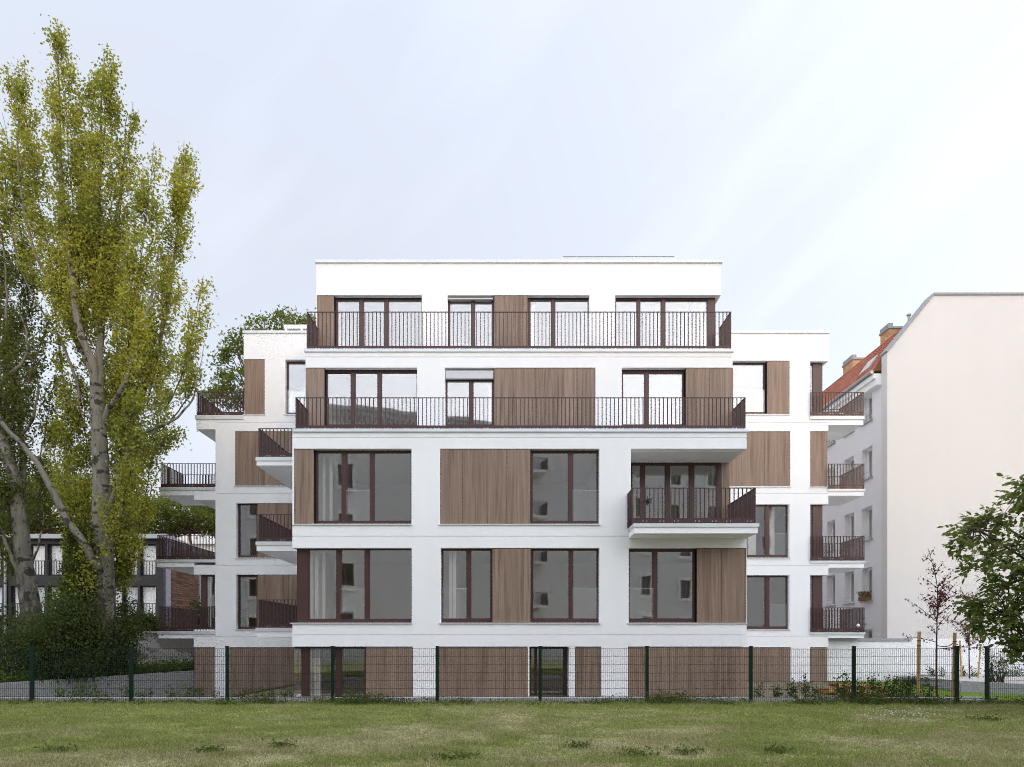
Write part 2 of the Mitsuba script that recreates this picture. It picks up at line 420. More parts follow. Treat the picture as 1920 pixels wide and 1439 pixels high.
def window(u0, u1, v0, v1, D, panes, pv, rec=0.20, guard=(), sill=True, blind=None, curtain=(), x_to=None, ends=(0, 0)):
    """opening u0..u1, v0..v1 seen on the wall face at distance D; panes (u ranges) and pv (v range) seen at the recessed window"""
    W = part('window', B)
    x0, x1, z0, z1 = X(u0, D) + ends[0], X(u1, D) + ends[1], Z(v1, D), Z(v0, D)
    y = D + rec
    zp0, zp1 = Z(pv[1], y), Z(pv[0], y)
    outer = sbox(x0 + 0.001, z0 + 0.001, x1 - 0.001, z1 - 0.001)
    fr, sash = outer, []
    for a, b in panes:
        q = sbox(X(a, y), zp0, X(b, y), zp1)
        e = q.buffer(0.032, join_style=2).intersection(outer)
        fr = fr.difference(e)
        sash.append(e.difference(q))
    m = MB().poly(fr, y, y + 0.09)
    for s in sash:
        m.poly(s, y + 0.016, y + 0.085)
    obj('frame', m, 'frame', W)
    for k, (a, b) in enumerate(panes):
        xa, xb = X(a, y) - 0.012, X(b, y) + 0.012
        t = R.uniform(-0.0022, 0.0022, 2)
        gx_, gzz = np.meshgrid(np.linspace(xa, xb, 9), np.linspace(zp0 - .012, zp1 + .012, 11), indexing='ij')
        wv = meshkit.noise(np.stack([gx_ * 2.2, gzz * 1.8, 0 * gx_ + D + fl_seed[0]], -1)); fl_seed[0] += 1.7
        yv = y + 0.052 + t[0] * (gx_ - xa) + t[1] * (gzz - zp0) + 0.0016 * (wv - .5)      # real panes are never quite flat
        ii, jj = np.meshgrid(np.arange(8), np.arange(10), indexing='ij'); kk = ii * 11 + jj
        obj('pane', (np.stack([gx_, yv, gzz], -1).reshape(-1, 3), np.stack([kk, kk + 11, kk + 12, kk + 1], -1).reshape(-1, 4)), 'glass', W, smooth=True)
    for k in guard:
        a, b = panes[k]
        g = bx(X(a, y) - 0.03, X(b, y) + 0.03, y - 0.035, y - 0.025, zp0 - 0.02, zp0 + 0.93)
        obj('glass_guard', g, 'clear', W)
        obj('guard_edge', bx(X(a, y) - 0.03, X(b, y) + 0.03, y - 0.037, y - 0.023, zp0 + 0.93, zp0 + 0.94), 'blind', W)
    if blind:
        zb = Z(blind, D)
        obj('blind_box', bx(x0 + 0.02, x1 - 0.02, D + 0.06, D + 0.16, zb, z1 - 0.07), 'blind', W)
    for (a, b) in curtain:
        n = max(6, int((X(b, y) - X(a, y)) / 0.06))
        xsn = np.linspace(X(a, y), X(b, y), n * 3)
        yy = y + 0.38 + 0.03 * np.sin(np.arange(n * 3) * 2.1)
        v = np.concatenate([np.stack([xsn, yy, 0 * xsn + z0 + 0.02], 1), np.stack([xsn, yy, 0 * xsn + z1 - 0.05], 1)])
        k = np.arange(n * 3 - 1)
        obj('curtain', MB().add(v, np.stack([k, k + 1, k + 1 + n * 3, k + n * 3], 1)), 'curtain', W)
    if sill:
        obj('sill', bx(x0 - 0.05, x1 + 0.03, D - 0.05, D + rec - 0.003, z0 - 0.024, z0 + 0.012), 'cap', W)
    return W


def side_window(x, y0, y1, z0, z1, out):
    """the return of a corner window: on the side wall at x (glass 0.2 m inside), from y0 to y1; out = -1 for the left side of the house"""
    W = part('window', B)
    xi = x - out * 0.30
    outer = sbox(y0, z0, y1, z1)
    q = sbox(y0 + 0.16, z0 + 0.13, y1 - 0.1, z1 - 0.12)
    xa, xb = min(xi, xi + out * 0.09), max(xi, xi + out * 0.09)
    obj('frame', MB().poly(outer.difference(q), xa, xb, 'x'), 'frame', W)
    xm = (xa + xb) / 2
    obj('pane', MB().quad([xm, y0 + 0.15, z0 + 0.12], [xm, y1 - 0.09, z0 + 0.12], [xm, y1 - 0.09, z1 - 0.11], [xm, y0 + 0.15, z1 - 0.11]), 'glass', W)


# ---- front block, ground floor .. second floor
E = 0.5
h0 = [rect(500, 774, 1213, 1330, DF), rect(822, 1127, 1213, 1330, DF), rect(1177.5, 1450, 1213, 1330, DF)]
wall(sbox(XL, -0.6, XR, J1 - 0.008), h0, DF)
h1 = [rect(500, 772, 1028, 1169, DF), rect(826, 1124, 1028, 1169, DF), rect(1179, 1399, 1028, 1169, DF)]
wall(sbox(XL, J1 + 0.008, XR, J2 - 0.008), h1, DF)
h2 = [rect(551, 771.5, 842, 984, DF), rect(825, 1124, 842, 984, DF), rect(1183, 1450, 842, 986, DF)]
wall(sbox(XL, J2 + 0.008, XR, J3 - 0.008), h2, DF)
wall(sbox(XL, J3 + 0.008, XR, 8.04), [], DF)
for z in (J1, J2, J3):
    joint(XL + 0.03, XR - 0.03, DF, z)
# terrace decks and their pale metal copings
obj('terrace_deck', bx(XL, XR, DF + WT + 0.001, D3 + 0.3, 7.70, 8.04), 'soffit', B)
obj('coping', bx(X(549.5, DF), X(1403.5, DF), DF - 0.06, D3 - 0.002, 8.04, 8.135), 'cap', B)
# recesses: backing walls so that no opening is a hole
# ground floor items
panels(685, 774, 1214, 1310, DF, sill=False)
panels(822, 992, 1214, 1310, DF, (863, 948), sill=False)
panels(1079, 1127, 1214, 1310, DF, sill=False)
panels(1178, 1402, 1214, 1310, DF, (1216, 1256, 1340), sill=False)
window(545, 685, 1213, 1311, DF, [(551, 566), (580, 629), (641, 683)], (1217, 1308), sill=False, curtain=[(581, 595)], ends=(0.05, 0))
W_ = window(992, 1068, 1213, 1311, DF, [(996, 1002), (1007, 1056)], (1217, 1309), rec=0.75, sill=False)
obj('door_jamb', bx(X(1068, DF), X(1078.5, DF), DF + 0.01, DF + 0.9, -0.26, Z(1213, DF)), 'plaster', B)
obj('door_jamb', bx(X(990, DF) - 0.01, X(992.5, DF), DF + 0.01, DF + 0.9, -0.26, Z(1213, DF)), 'trim', B)
# first floor
window(553, 772, 1028, 1169, DF, [(580, 630), (640.5, 683), (693, 771)], (1032, 1161), guard=(1,), curtain=[(584, 591), (598, 604)], ends=(0, 0))
window(826, 922.5, 1028, 1169, DF, [(831, 874), (883.5, 919)], (1033, 1160), guard=(0,))
panels(923, 995, 1028, 1169, DF)
window(995.5, 1124, 1028, 1169, DF, [(1000, 1066), (1075, 1118.5)], (1033, 1160), guard=(1,))
window(1179, 1306, 1028, 1169, DF, [(1181, 1223), (1233, 1299)], (1035, 1160), guard=(0,))
panels(1307, 1399, 1028, 1169, DF, (1353.5,))
side_window(XL, DF + 0.22, DF + 2.2, Z(1169, DF), Z(1028, DF), -1)
obj('corner_post', bx(XL + 0.245, XL + 0.43, DF + 0.195, DF + 0.37, Z(1169, DF) + .002, Z(1028, DF) - .002), 'frame', B)
obj('corner_sill', bx(XL - 0.06, XL + 0.25, DF - 0.05, DF + 2.2, Z(1169, DF) - 0.026, Z(1169, DF) + 0.01), 'cap', B)
# second floor
panels(551, 588, 842, 984, DF)
window(588.5, 771.5, 842, 984, DF, [(596, 640), (651, 693), (702, 770)], (850, 977), guard=(1,), curtain=[(599, 604), (612, 618)])
panels(825, 994.5, 842, 984, DF, (867.5, 950.5))
window(995, 1124, 842, 984, DF, [(999, 1065), (1075, 1118.5)], (850, 977), guard=(1,))
# loggia on the right: set-back glazing, ceiling, floor
zc = Z(842, DF)
obj('loggia_ceiling', bx(X(1183, DF) - 0.3, XR, DF + WT, DL, zc, zc + 0.2), 'soffit', B)
obj('loggia_wall', bx(X(1183, DF) - 0.25, X(1183, DF), DF + WT, DL + 0.4, Z(986, DF), zc), 'plaster', B)
obj('loggia_floor', bx(X(1183, DF), XR - 0.01, DF + 0.02, DL + 0.3, Z(986, DF), Z(986, DF) + 0.1), 'gravel', B)
window(1183, 1352, 866, 978, DL, [(1186, 1200.5), (1210, 1247), (1256.5, 1292), (1302.5, 1343)], (873, 973), rec=0.0, sill=False, ends=(-0.1, 0))
obj('facade_panel', bx(X(1353, DL), XR - 0.004, DL + 0.02, DL + 0.05, Z(984, DL), Z(868, DL)), 'wood_a', B)
obj('panel_backing', bx(X(1352.5, DL), XR - 0.006, DL + 0.06, DL + 0.3, Z(984, DL), Z(868, DL)), 'dark', B)
obj('lintel', bx(X(1183, DL) - .1, XR - .002, DL - 0.002, DL + 0.3, Z(866.5, DL), zc - 0.002), 'soffit', B)
# side walls of the front block
zs = [(-0.6, J1 - .008), (J1 + .008, J2 - .008), (J2 + .008, J3 - .008), (J3 + .008, 8.04)]
side_wall(sbox(DF + WT + .001, -0.6, DW - .001, J1 - .008), [sbox(DF, -0.2, DF + 2.4, Z(1213, DF))], XL)
side_window(XL, DF + 0.22, DF + 2.4, -0.2, Z(1213, DF), -1)
side_wall(sbox(DF + WT + .001, J1 + .008, DW - .001, J2 - .008), [sbox(DF, Z(1169, DF), DF + 2.2, Z(1028, DF))], XL)
side_wall(sbox(DF + WT + .001, J2 + .008, DW - .001, J3 - .008), [], XL)
side_wall(sbox(DF + WT + .001, J3 + .008, DW - .001, 8.04), [], XL)
side_wall(sbox(DF + WT + .001, -0.6, DW - .001, J1 - .008), [], XR - WT)
side_wall(sbox(DF + WT + .001, J1 + .008, DW - .001, J2 - .008), [], XR - WT)
side_wall(sbox(DL + .31, J2 + .008, DW - .001, J3 - .008), [], XR - WT)
side_wall(sbox(DF + WT + .001, J3 + .008, DW - .001, 8.04), [], XR - WT)
# ---- third floor, set back
z3t = Z(655.5, D3)
h3 = [rect(573, 782, 690, 1000, D3), rect(834, 1116.5, 690, 1000, D3), rect(1166, 1375.2, 690, 1000, D3)]
wall(sbox(XL, 8.137, XR, J4 - .008), [h.intersection(sbox(-50, 8.2, 50, 30)) for h in h3], D3)
wall(sbox(XL, J4 + .008, XR, z3t - 0.095), [], D3)
joint(XL + .03, XR - .03, D3, J4)
vb = 799
window(608.5, 782, 690, vb, D3, [(614, 657), (666.5, 707), (716, 781)], (700, 796), sill=False)
panels(573, 608, 690, vb, D3, sill=False)
window(834, 926, 690, vb, D3, [(839, 879), (888, 922)], (714, 796), sill=False, blind=709)
panels(926.5, 1116.5, 690, vb, D3, (1005, 1082), sill=False)
window(1166, 1285, 690, vb, D3, [(1168.5, 1208), (1217, 1279.5)], (701, 796), sill=False)
panels(1286, 1375.2, 690, vb, D3, (1331,), sill=False)
for x in (XL, XR - WT):
    side_wall(sbox(D3 + WT + .001, 8.04, 34, J4 - .008), [], x)
    side_wall(sbox(D3 + WT + .001, J4 + .008, 34, z3t - 0.095), [], x)
obj('terrace_deck', bx(XL + .01, XR - .01, D3 + WT + 0.001, D4 + 0.3, z3t - 0.4, z3t - 0.095), 'soffit', B)
obj('coping', bx(X(570.5, D3), X(1376, D3), D3 - 0.05, D4 - 0.002, z3t - 0.095, z3t), 'cap', B)
# ---- fourth floor, set back again
h4 = [rect(594, 791, 554, 800, D4), rect(839, 1105, 554, 800, D4), rect(1153.5, 1400, 554, 800, D4)]
wall(sbox(X(593, D4), z3t + .002, X(1352, D4), ZT), [h.intersection(sbox(-50, z3t + 0.08, 50, 30)) for h in h4], D4)
vb4 = 652
panels(594, 626, 554, vb4, D4, sill=False)
window(626.5, 791, 554, vb4, D4, [(633, 673), (682, 720), (729, 790)], (562, 649), sill=False)
window(839, 925.5, 554, vb4, D4, [(844, 883), (891, 922)], (562, 649), sill=False, blind=560)
panels(926, 989.5, 554, vb4, D4, sill=False)
window(990, 1105, 554, vb4, D4, [(995, 1033), (1041.5, 1102)], (562, 649), sill=False)
window(1153.5, 1346, 554, vb4, D4, [(1155.5, 1193.5), (1201, 1239), (1248, 1325.5)], (563, 649), sill=False, ends=(0, -0.03))
side_window(X(1352, D4), D4 + 0.22, D4 + 2.6, z3t + 0.08, Z(554, D4), 1)
obj('corner_post', bx(X(1352, D4) - 0.42, X(1352, D4) - 0.25, D4 + 0.195, D4 + 0.36, z3t + .08, Z(554, D4) - .002), 'frame', B)
side_wall(sbox(D4 + WT + .001, z3t - .09, 34, ZT), [], X(593, D4))
side_wall(sbox(D4 + WT + .001, z3t - .09, 34, ZT), [sbox(D4, z3t + .08, D4 + 2.6, Z(554, D4))], X(1352, D4) - WT)
obj('roof', bx(X(593, D4) + WT, X(1352, D4) - WT, D4 + WT, 34, ZT - 0.55, ZT - 0.4), 'gravel', B)
cp = MB().box(X(591, D4), X(1354.5, D4), D4 - 0.06, D4 + 0.45, ZT, ZT + 0.095)
cp.box(X(591, D4), X(591, D4) + 0.5, D4 + 0.4501, 34, ZT, ZT + 0.095).box(X(1354.5, D4) - 0.5, X(1354.5, D4), D4 + 0.4501, 34, ZT, ZT + 0.095)
obj('coping', cp, 'cap', B)
for u in (690, 800, 911, 1022, 1133, 1244):
    obj('coping_joint', bx(X(u, D4), X(u, D4) + 0.02, D4 - 0.064, D4 + 0.1, ZT - 0.002, ZT + 0.098), 'cap', B)
# ---- rear wing, left and right of the front block
WL, WR = X(363.5, DW), X(1553, DW)
WL3, WL4 = X(404, DW), X(457, DW)
k0 = [rect(300, 403, 1214, 1330, DW), rect(430, 600, 1214, 1330, DW), rect(1380, 1482.5, 1214, 1330, DW), rect(1519, 1600, 1214, 1330, DW)]
wall(sbox(WL, -1.6, WR, J1 - .008), k0, DW)
k1 = [rect(300, 403, 1078, 1181, DW), rect(443, 620, 1078, 1181, DW), rect(1340, 1480.5, 1079, 1181, DW), rect(1519, 1600, 1079, 1186, DW)]
wall(sbox(WL, J1 + .008, WR, J2 - .008), k1, DW)
zz = Z(938, DW)
k2 = [sbox(-30, J2 + 0.0, WL3, zz), rect(443, 620, 944, 1047, DW), rect(1340, 1480.5, 946, 1047, DW), rect(1519, 1600, 946, 1052, DW)]
wall(sbox(WL, J2 + .008, WR, J3 - .008), k2, DW)
k3 = [rect(440.5, 620, 809, 912, DW), rect(1340, 1481.5, 809, 913, DW), rect(1519, 1600, 809, 914, DW)]
wall(sbox(WL3, J3 + .008, WR, J4 - .008), k3, DW)
k4 = [sbox(-30, J4 - 0.2, WL4, Z(786, DW) - .001).difference(sbox(-30, 0, WL4, Z(786, DW) - .002)), rect(457, 496.5, 674, 778, DW).buffer(0), rect(534.5, 630, 675, 778, DW), rect(1340, 1480.5, 677, 778, DW), rect(1519, 1600, 678, 781, DW)]
wall(sbox(WL4, J4 + .008, WR, ZT - 0.02), [rect(440, 496.5, 674, 778, DW)] + k4[2:], DW)
wall(sbox(WL3, J4 + .008, WL4 - .001, Z(786.5, DW)), [], DW)
for z, a in ((J1, WL), (J2, WL), (J3, WL3), (J4, WL3)):
    joint(a + .03, WR - .03, DW, z)
# left
panels(364.5, 403, 1214, 1330, DW, sill=False)
panels(430, 600, 1214, 1330, DW, (485,), sill=False)
window(443, 482, 1078, 1181, DW, [(450, 480.5)], (1083, 1176))
panels(482.5, 620, 1078, 1181, DW, (541,))
window(443, 482, 944, 1047, DW, [(450, 480.5)], (948, 1042))
panels(482.5, 620, 944, 1047, DW, (540,))
panels(440.5, 620, 809, 912, DW, (485,))
panels(457.5, 496.5, 674, 778, DW)
window(534.5, 630, 675, 778, DW, [(541, 620)], (683, 774), guard=(0,))
window(370, 403, 1078, 1181, DW, [(388, 401.5)], (1082, 1177), sill=False, ends=(0.14, 0))
obj('corner_post', bx(WL + 0.24, WL + 0.42, DW + 0.195, DW + 0.36, Z(1181, DW) + .002, Z(1078, DW) - .002), 'frame', B)
side_window(WL, DW + 0.22, DW + 2.0, Z(1181, DW), Z(1078, DW), -1)
# right
window(1340, 1438, 677, 778, DW, [(1350, 1431.5)], (683, 773), guard=(0,))
panels(1438.5, 1480.5, 677, 778, DW)
panels(1340, 1481.5, 809, 913, DW, (1433.5,))
window(1340, 1480.5, 946, 1047, DW, [(1350, 1434.5), (1443, 1474)], (950, 1041), guard=(1,), curtain=[(1408, 1423), (1446, 1458)])
window(1340, 1480.5, 1079, 1181, DW, [(1350, 1434.5), (1443, 1474)], (1083, 1175), guard=(1,))
panels(1380, 1482.5, 1214, 1330, DW, (1440,), sill=False)
panels(1519.5, 1552, 1214, 1330, DW, sill=False)
panels(1519.5, 1552, 809, 914, DW)
for v0, v1 in ((678, 781), (946, 1052), (1079, 1186)):
    window(1519, 1546, v0, v1, DW, [(1520, 1528)], (v0 + 4, v1 - 4), sill=False)
    obj('corner_post', bx(WR - 0.58, WR - 0.36, DW + 0.195, DW + 0.36, Z(v1, DW) + .002, Z(v0, DW) - .002), 'frame', B)
    side_window(WR - 0.1, DW + 0.22, DW + 2.0, Z(v1, DW), Z(v0, DW), 1)
# wing side walls, rear, roof
for xw, sides in ((WL, ((-1.6, J1 - .008, 0), (J1 + .008, J2 - .008, 1))), (WL3, ((J2 + .008, J3 - .008, 0), (J3 + .008, J4 - .008, 0))), (WL4, ((J4 + .008, ZT - 0.02, 0),))):
    for z0, z1, w in sides:
        side_wall(sbox(DW + WT + .001, z0, 38, z1), [sbox(DW, Z(1181, DW), DW + 2, Z(1078, DW))] if w else [], xw)
for z0, z1, ho in ((-1.6, J1 - .008, None), (J1 + .008, J2 - .008, (1079, 1186)), (J2 + .008, J3 - .008, (946, 1052)), (J3 + .008, J4 - .008, None), (J4 + .008, ZT - .02, (678, 781))):
    side_wall(sbox(DW + WT + .001, z0, 38, z1), [sbox(DW, Z(ho[1], DW), DW + 2, Z(ho[0], DW))] if ho else [], WR - WT)
wall(sbox(WL3, -1.6, WR, ZT - .02), [], 38.001, mat='soffit')
obj('roof', bx(WL4 + WT, WR - WT, DW + WT, 38, ZT - 0.55, ZT - 0.42), 'gravel', B)
cw = MB()
cw.box(X(455.5, DW), X(593, D4) - 0.001, DW - 0.06, DW + 0.42, ZT - .02, ZT + 0.085).box(X(1352, D4) + 0.001, X(1555, DW), DW - 0.06, DW + 0.42, ZT - .02, ZT + 0.085)
cw.box(X(455.5, DW), X(455.5, DW) + 0.45, DW + 0.4201, 38.4, ZT - .02, ZT + 0.085).box(X(1555, DW) - 0.45, X(1555, DW), DW + 0.4201, 38.4, ZT - .02, ZT + 0.085)
obj('coping', cw, 'cap', B)
obj('soffit_slab', bx(WL + .01, WL3 + WT, DW + WT, 36, zz, J3 - .02), 'soffit', B)
obj('terrace_deck', bx(WL + .01, WL3 + WT, DW + WT, 36, J2 - 0.35, J2 + .1), 'soffit', B)
obj('terrace_deck', bx(WL3 + .01, WL4 + WT, DW + WT, 36, J4 - 0.2, Z(787, DW)), 'soffit', B)
# interior shells so that every pane looks into a room
def room(x0, x1, y0, y1, z0, z1):
    obj('interior', MB().box(x0, x1, y1, y1 + .1, z0, z1).box(x0, x0 + .1, y0, y1, z0, z1).box(x1 - .1, x1, y0, y1, z0, z1).box(x0, x1, y0, y1 + .1, z1, z1 + .1), 'interior', B)
    obj('interior_floor', bx(x0, x1, y0, y1 + .1, z0 - .12, z0 - .002), 'parquet', B)


for z0, z1 in ((-0.26, J1 - .3), (J1 + .25, J2 - .3)):
    room(XL + .4, -1.9, DF + .42, 26, z0, z1); room(-1.88, 2.9, DF + .42, 26, z0, z1); room(2.92, XR - .4, DF + .42, 26, z0, z1)
room(XL + .4, -1.9, DF + .42, 26, J2 + .25, J3 - .35); room(-1.88, 2.9, DF + .42, 26, J2 + .25, J3 - .35); room(3.9, XR - .4, DL + .35, 27, J2 + .25, J3 - .35)
room(XL + .4, -0.7, D3 + .42, 28, 8.1, J4 - .5); room(-0.68, XR - .4, D3 + .42, 28, 8.1, J4 - .5)
room(XL + .5, 0.7, D4 + .42, 29, z3t + .05, ZT - .6); room(0.72, XR - .5, D4 + .42, 29, z3t + .05, ZT - .6)
for z0, z1, xl in ((J1 + .25, J2 - .3, WL), (J2 + .25, J3 - .3, WL3), (J3 + .25, J4 - .3, WL3), (J4 + .25, ZT - .6, WL4)):
    room(xl + .45, XL - .2, DW + .42, 34, z0, z1); room(XR + .2, WR - .55, DW + .42, 34, z0, z1)


# ---- balconies and terrace railings
def bars(m, x0, x1, y, z0, z1, step=0.128, axis='x'):
    n = max(1, int(round((x1 - x0) / step)))
    for k in range(n + 1):
        c = x0 + (x1 - x0) * k / n
        if axis == 'x':
            m.box(c - 0.0115, c + 0.0115, y - 0.022, y + 0.022, z0, z1)
        else:
            m.box(y - 0.022, y + 0.022, c - 0.0115, c + 0.0115, z0, z1)


def railing(P, x0, x1, yf, yb_left, yb_right, z0, z1, back=None, bolts=True):
    """front railing at yf from x0 to x1, side railings back to yb_left and yb_right (None for no side)"""
    top, low, ba = MB(), MB(), MB()
    top.box(x0 - .022, x1 + .022, yf - .022, yf + .022, z1 - 0.018, z1)
    low.box(x0, x1, yf - 0.006, yf + 0.006, z0, z0 + 0.155)
    bars(ba, x0, x1, yf, z0 - 0.01, z1 - 0.018)
    for x, yb in ((x0, yb_left), (x1, yb_right)):
        if yb:
            top.box(x - .022, x + .022, yf + .0221, yb, z1 - 0.018, z1)
            low.box(x - 0.006, x + 0.006, yf + .0061, yb, z0, z0 + 0.155)
            bars(ba, yf + .128, yb - .03, x, z0 - 0.01, z1 - 0.018, axis='y')
    if back:
        top.box(x0 + .0221, back[1], back[0] - .022, back[0] + .022, z1 - 0.018, z1) if back[2] < 0 else top.box(back[1], x1 - .0221, back[0] - .022, back[0] + .022, z1 - 0.018, z1)
        a, b = (x0 + .1, back[1]) if back[2] < 0 else (back[1], x1 - .1)
        low.box(a, b, back[0] - 0.006, back[0] + 0.006, z0, z0 + 0.155)
        bars(ba, a, b, back[0], z0 - 0.01, z1 - 0.018)
    obj('handrail', top, 'rail', P)
    obj('base_plate', low, 'rail', P)
    obj('balusters', ba, 'rail', P, kind='stuff')
    if bolts:
        bo = MB()
        c, k = x0 + 0.3, 0
        while c < x1 - 0.2:
            for d in (0, 0.11):
                bo.box(c + d - .013, c + d + .013, yf - 0.034, yf - 0.024, z0 + 0.045, z0 + 0.071)
            c += (0.51, 0.43, 0.62)[k % 3]; k += 1
        obj('bolts', bo, 'bolt', P, kind='stuff')


def slab(P, x0, x1, y0, y1, zb, zt, cap=0.10, capx=(0.03, 0.03)):
    obj('slab', bx(x0, x1, y0, y1, zb, zt - cap), 'plaster', P)
    obj('coping', bx(x0 - capx[0], x1 + capx[1], y0 - 0.035, y1 - 0.002, zt - cap + .001, zt), 'cap', P)


def balcony(label=None):
    k = part('balcony', B)
    if label:
        labels[k] = {'label': label}
    return k


RZ = {1: 3.02, 2: 6.09, 3: 9.19, 4: 12.27}
P = balcony(); railing(P, X(555, 21.45), X(1397, 21.45), 21.45, D3, D3, 8.14, RZ[3] - .015)
P = balcony(); railing(P, X(576, 22.78), X(1370, 22.78), 22.78, D4, D4, z3t + .005, Z(585.5, 22.78))
P = balcony()
slab(P, X(1189, 20.4), X(1420, 20.4), 20.36, DF - .001, Z(1001, 20.4), Z(982.5, 20.4), 0.11)
obj('slab_end', bx(X(1420, 20.4) - 0.35, X(1420, 20.4), DF + .0, DL + 0.5, Z(1001, 20.4), Z(989, 20.4)), 'plaster', P)
railing(P, X(1186.5, 20.42), X(1416, 20.42), 20.42, DF, DL, Z(981.5, 20.4), Z(915.5, 20.42))
D5 = 24.6
for fl, va, vb_, vc in ((3, 858.5, 865.5, 874), (2, 1016.5, 1023.5, 1034), (1, 1178, 1185, 1196)):
    P = balcony()
    slab(P, X(482, D5), XL - .001, D5 - .04, DW - .001, Z(vc, D5), Z(va, D5), Z(va, D5) - Z(vb_, D5))
    railing(P, X(485.5, D5), XL - .03, D5, DW, None, Z(va, D5) + .002, RZ[fl])
D6 = 29.36
# left end of the wing
for fl, u, va, vb_, vc, yb, u1 in ((4, 368.5, 779, 786.5, 805, 33.5, 457), (3, 301, 914, 919.5, 929, 31.4, 404), (2, 294.5, 1049.5, 1055, 1063.5, 35.0, 404), (1, 298, 1184, 1190, 1197.5, 33.0, 404)):
    P = balcony()
    x1 = X(u1, DW)
    obj('slab', bx(X(u - 1.5, D6), min(x1, WL if fl < 3 else WL3) - .001 if fl < 4 else WL3 - .001, DW - 0.001, yb + .2, Z(vc, D6), Z(vb_, D6)), 'plaster', P)
    obj('coping', bx(X(u - 3, D6), x1 - .002, DW - 0.05, yb + .2, Z(vb_, D6) + .001, Z(va, D6)), 'cap', P)
    bk = (yb, X(403, DW) if fl < 4 else X(456, DW), -1)
    railing(P, X(u, D6), x1 - .02, D6 + .06, yb, None, Z(va, D6) + .002, RZ[fl], back=bk)
    if fl in (2, 3):
        obj('screen_post', bx(X(u, D6) + .03, X(u, D6) + .10, D6 + 0.5, D6 + 0.62, Z(va, D6), RZ[fl] - .03), 'rail', P)
# right end of the wing
for fl, ua, ub, va, vb_, vc, yb in ((4, 1520, 1618, 780, 786.5, 797, 31.5), (3, 1553, 1619, 917, 921, 930, 31.5), (2, 1520, 1619.5, 1051.5, 1056, 1065, 31.5), (1, 1520, 1619.5, 1185.5, 1190.5, 1197, 31.5)):
    P = balcony()
    obj('slab', bx(WR + .001, X(ub + 1.5, D6), DW - 0.001, yb + .1, Z(vc, D6), Z(vb_, D6)), 'plaster', P)
    obj('coping', bx(X(ua - 1, D6), X(ub + 3, D6), DW - 0.05, DW - .003, Z(vb_, D6) + .001, Z(va, D6)), 'cap', P)
    obj('coping', bx(WR + .002, X(ub + 3, D6), DW - .002, yb + .1, Z(vb_, D6) + .001, Z(va, D6)), 'cap', P)
    railing(P, X(ua, D6), X(ub, D6), D6 - .03, None, yb, Z(va, D6) + .002, RZ[fl] - .05, back=(yb, WR + .03, 1))
# roof rail and the white terrace frame on the left wing
P = part('roof_rail', B)
labels[P] = {'label': 'thin metal safety rail on the flat roof'}
y = 25.6
m = MB().tube([[X(1055, y), y, Z(481.5, y)], [X(1265, y), y, Z(481.5, y)]], 0.022, 6).tube([[X(1055, y), y + 1.2, Z(481.5, y)], [X(1255, y), y + 1.2, Z(481.5, y)]], 0.018, 6)
for u in (1055, 1081, 1133, 1187, 1240, 1265):
    m.tube([[X(u, y), y, ZT - .4], [X(u, y), y, Z(481.5, y)]], 0.02 if u in (1055, 1265) else 0.011, 5)
obj('tube', m, 'bolt', P)
P = part('roof_rail', B)
labels[P] = {'label': 'white timber rail on the roof of the left wing'}
y = 31.5
m = MB().box(X(532, y), X(640, y), y, y + .12, Z(616.5, y), Z(609.5, y))
for u in (534, 563.5, 592):
    m.box(X(u, y), X(u + 3.5, y), y + .01, y + .11, ZT - .42, Z(616.5, y) - .001)
obj('frame', m, 'trim', P)
# ---------------------------------------------------------------- the house opposite (behind the camera): it shades the garden front and shows in the panes
O = thing('opposite_house', 'beige plastered old apartment house mirrored in the lower window panes', 'house')
OA = math.atan2(-0.40, 1.0)
OT = T().translate([-14.0, -6.0, 0]).rotate([0, 0, 1], math.degrees(OA))


def oput(name, mb, mat, parent):
    v, f = mb.mesh()
    c, s_ = math.cos(OA), math.sin(OA)
    w = np.stack([-14.0 + c * v[:, 0] - s_ * v[:, 1], -6.0 + s_ * v[:, 0] + c * v[:, 1], v[:, 2]], 1)
    return obj(name, (w, f), mat, parent)


OH = 19.3
ow = sbox(-16, -0.5, 80, OH)
oh, ocols, orows = [], [-13.0, -9.8, -4.9, -1.4, 2.0, 8.7, 23.5, 27.5, 31.5, 35.5, 39.5, 44, 48.5, 53, 57.5, 62, 66.5, 71], [2.75, 6.3, 9.95, 13.55, 17.1]
for cx_ in ocols:
    for r in orows:
        oh.append((cx_, r))
        ow = ow.difference(sbox(cx_ - 0.55, r - 0.8, cx_ + 0.55, r + 0.8))
oput('wall', MB().poly(ow, -0.45, 0.0), 'stucco', O)
oput('wall', MB().box(-16, 80, -12.0, -0.46, -0.5, OH - 0.01), 'stucco', O)
oput('roof', MB().box(-16.4, 80.4, -12.4, 0.45, OH, OH + 0.3).box(-16.2, 80.2, -0.0, 0.25, OH - 0.45, OH - 0.001), 'side_plaster', O)
dent = MB()
for k in range(233):
    dent.box(-15.9 + k * 0.41, -15.7 + k * 0.41, 0.002, 0.16, OH - 0.75, OH - 0.46)
oput('cornice', dent, 'side_plaster', O)
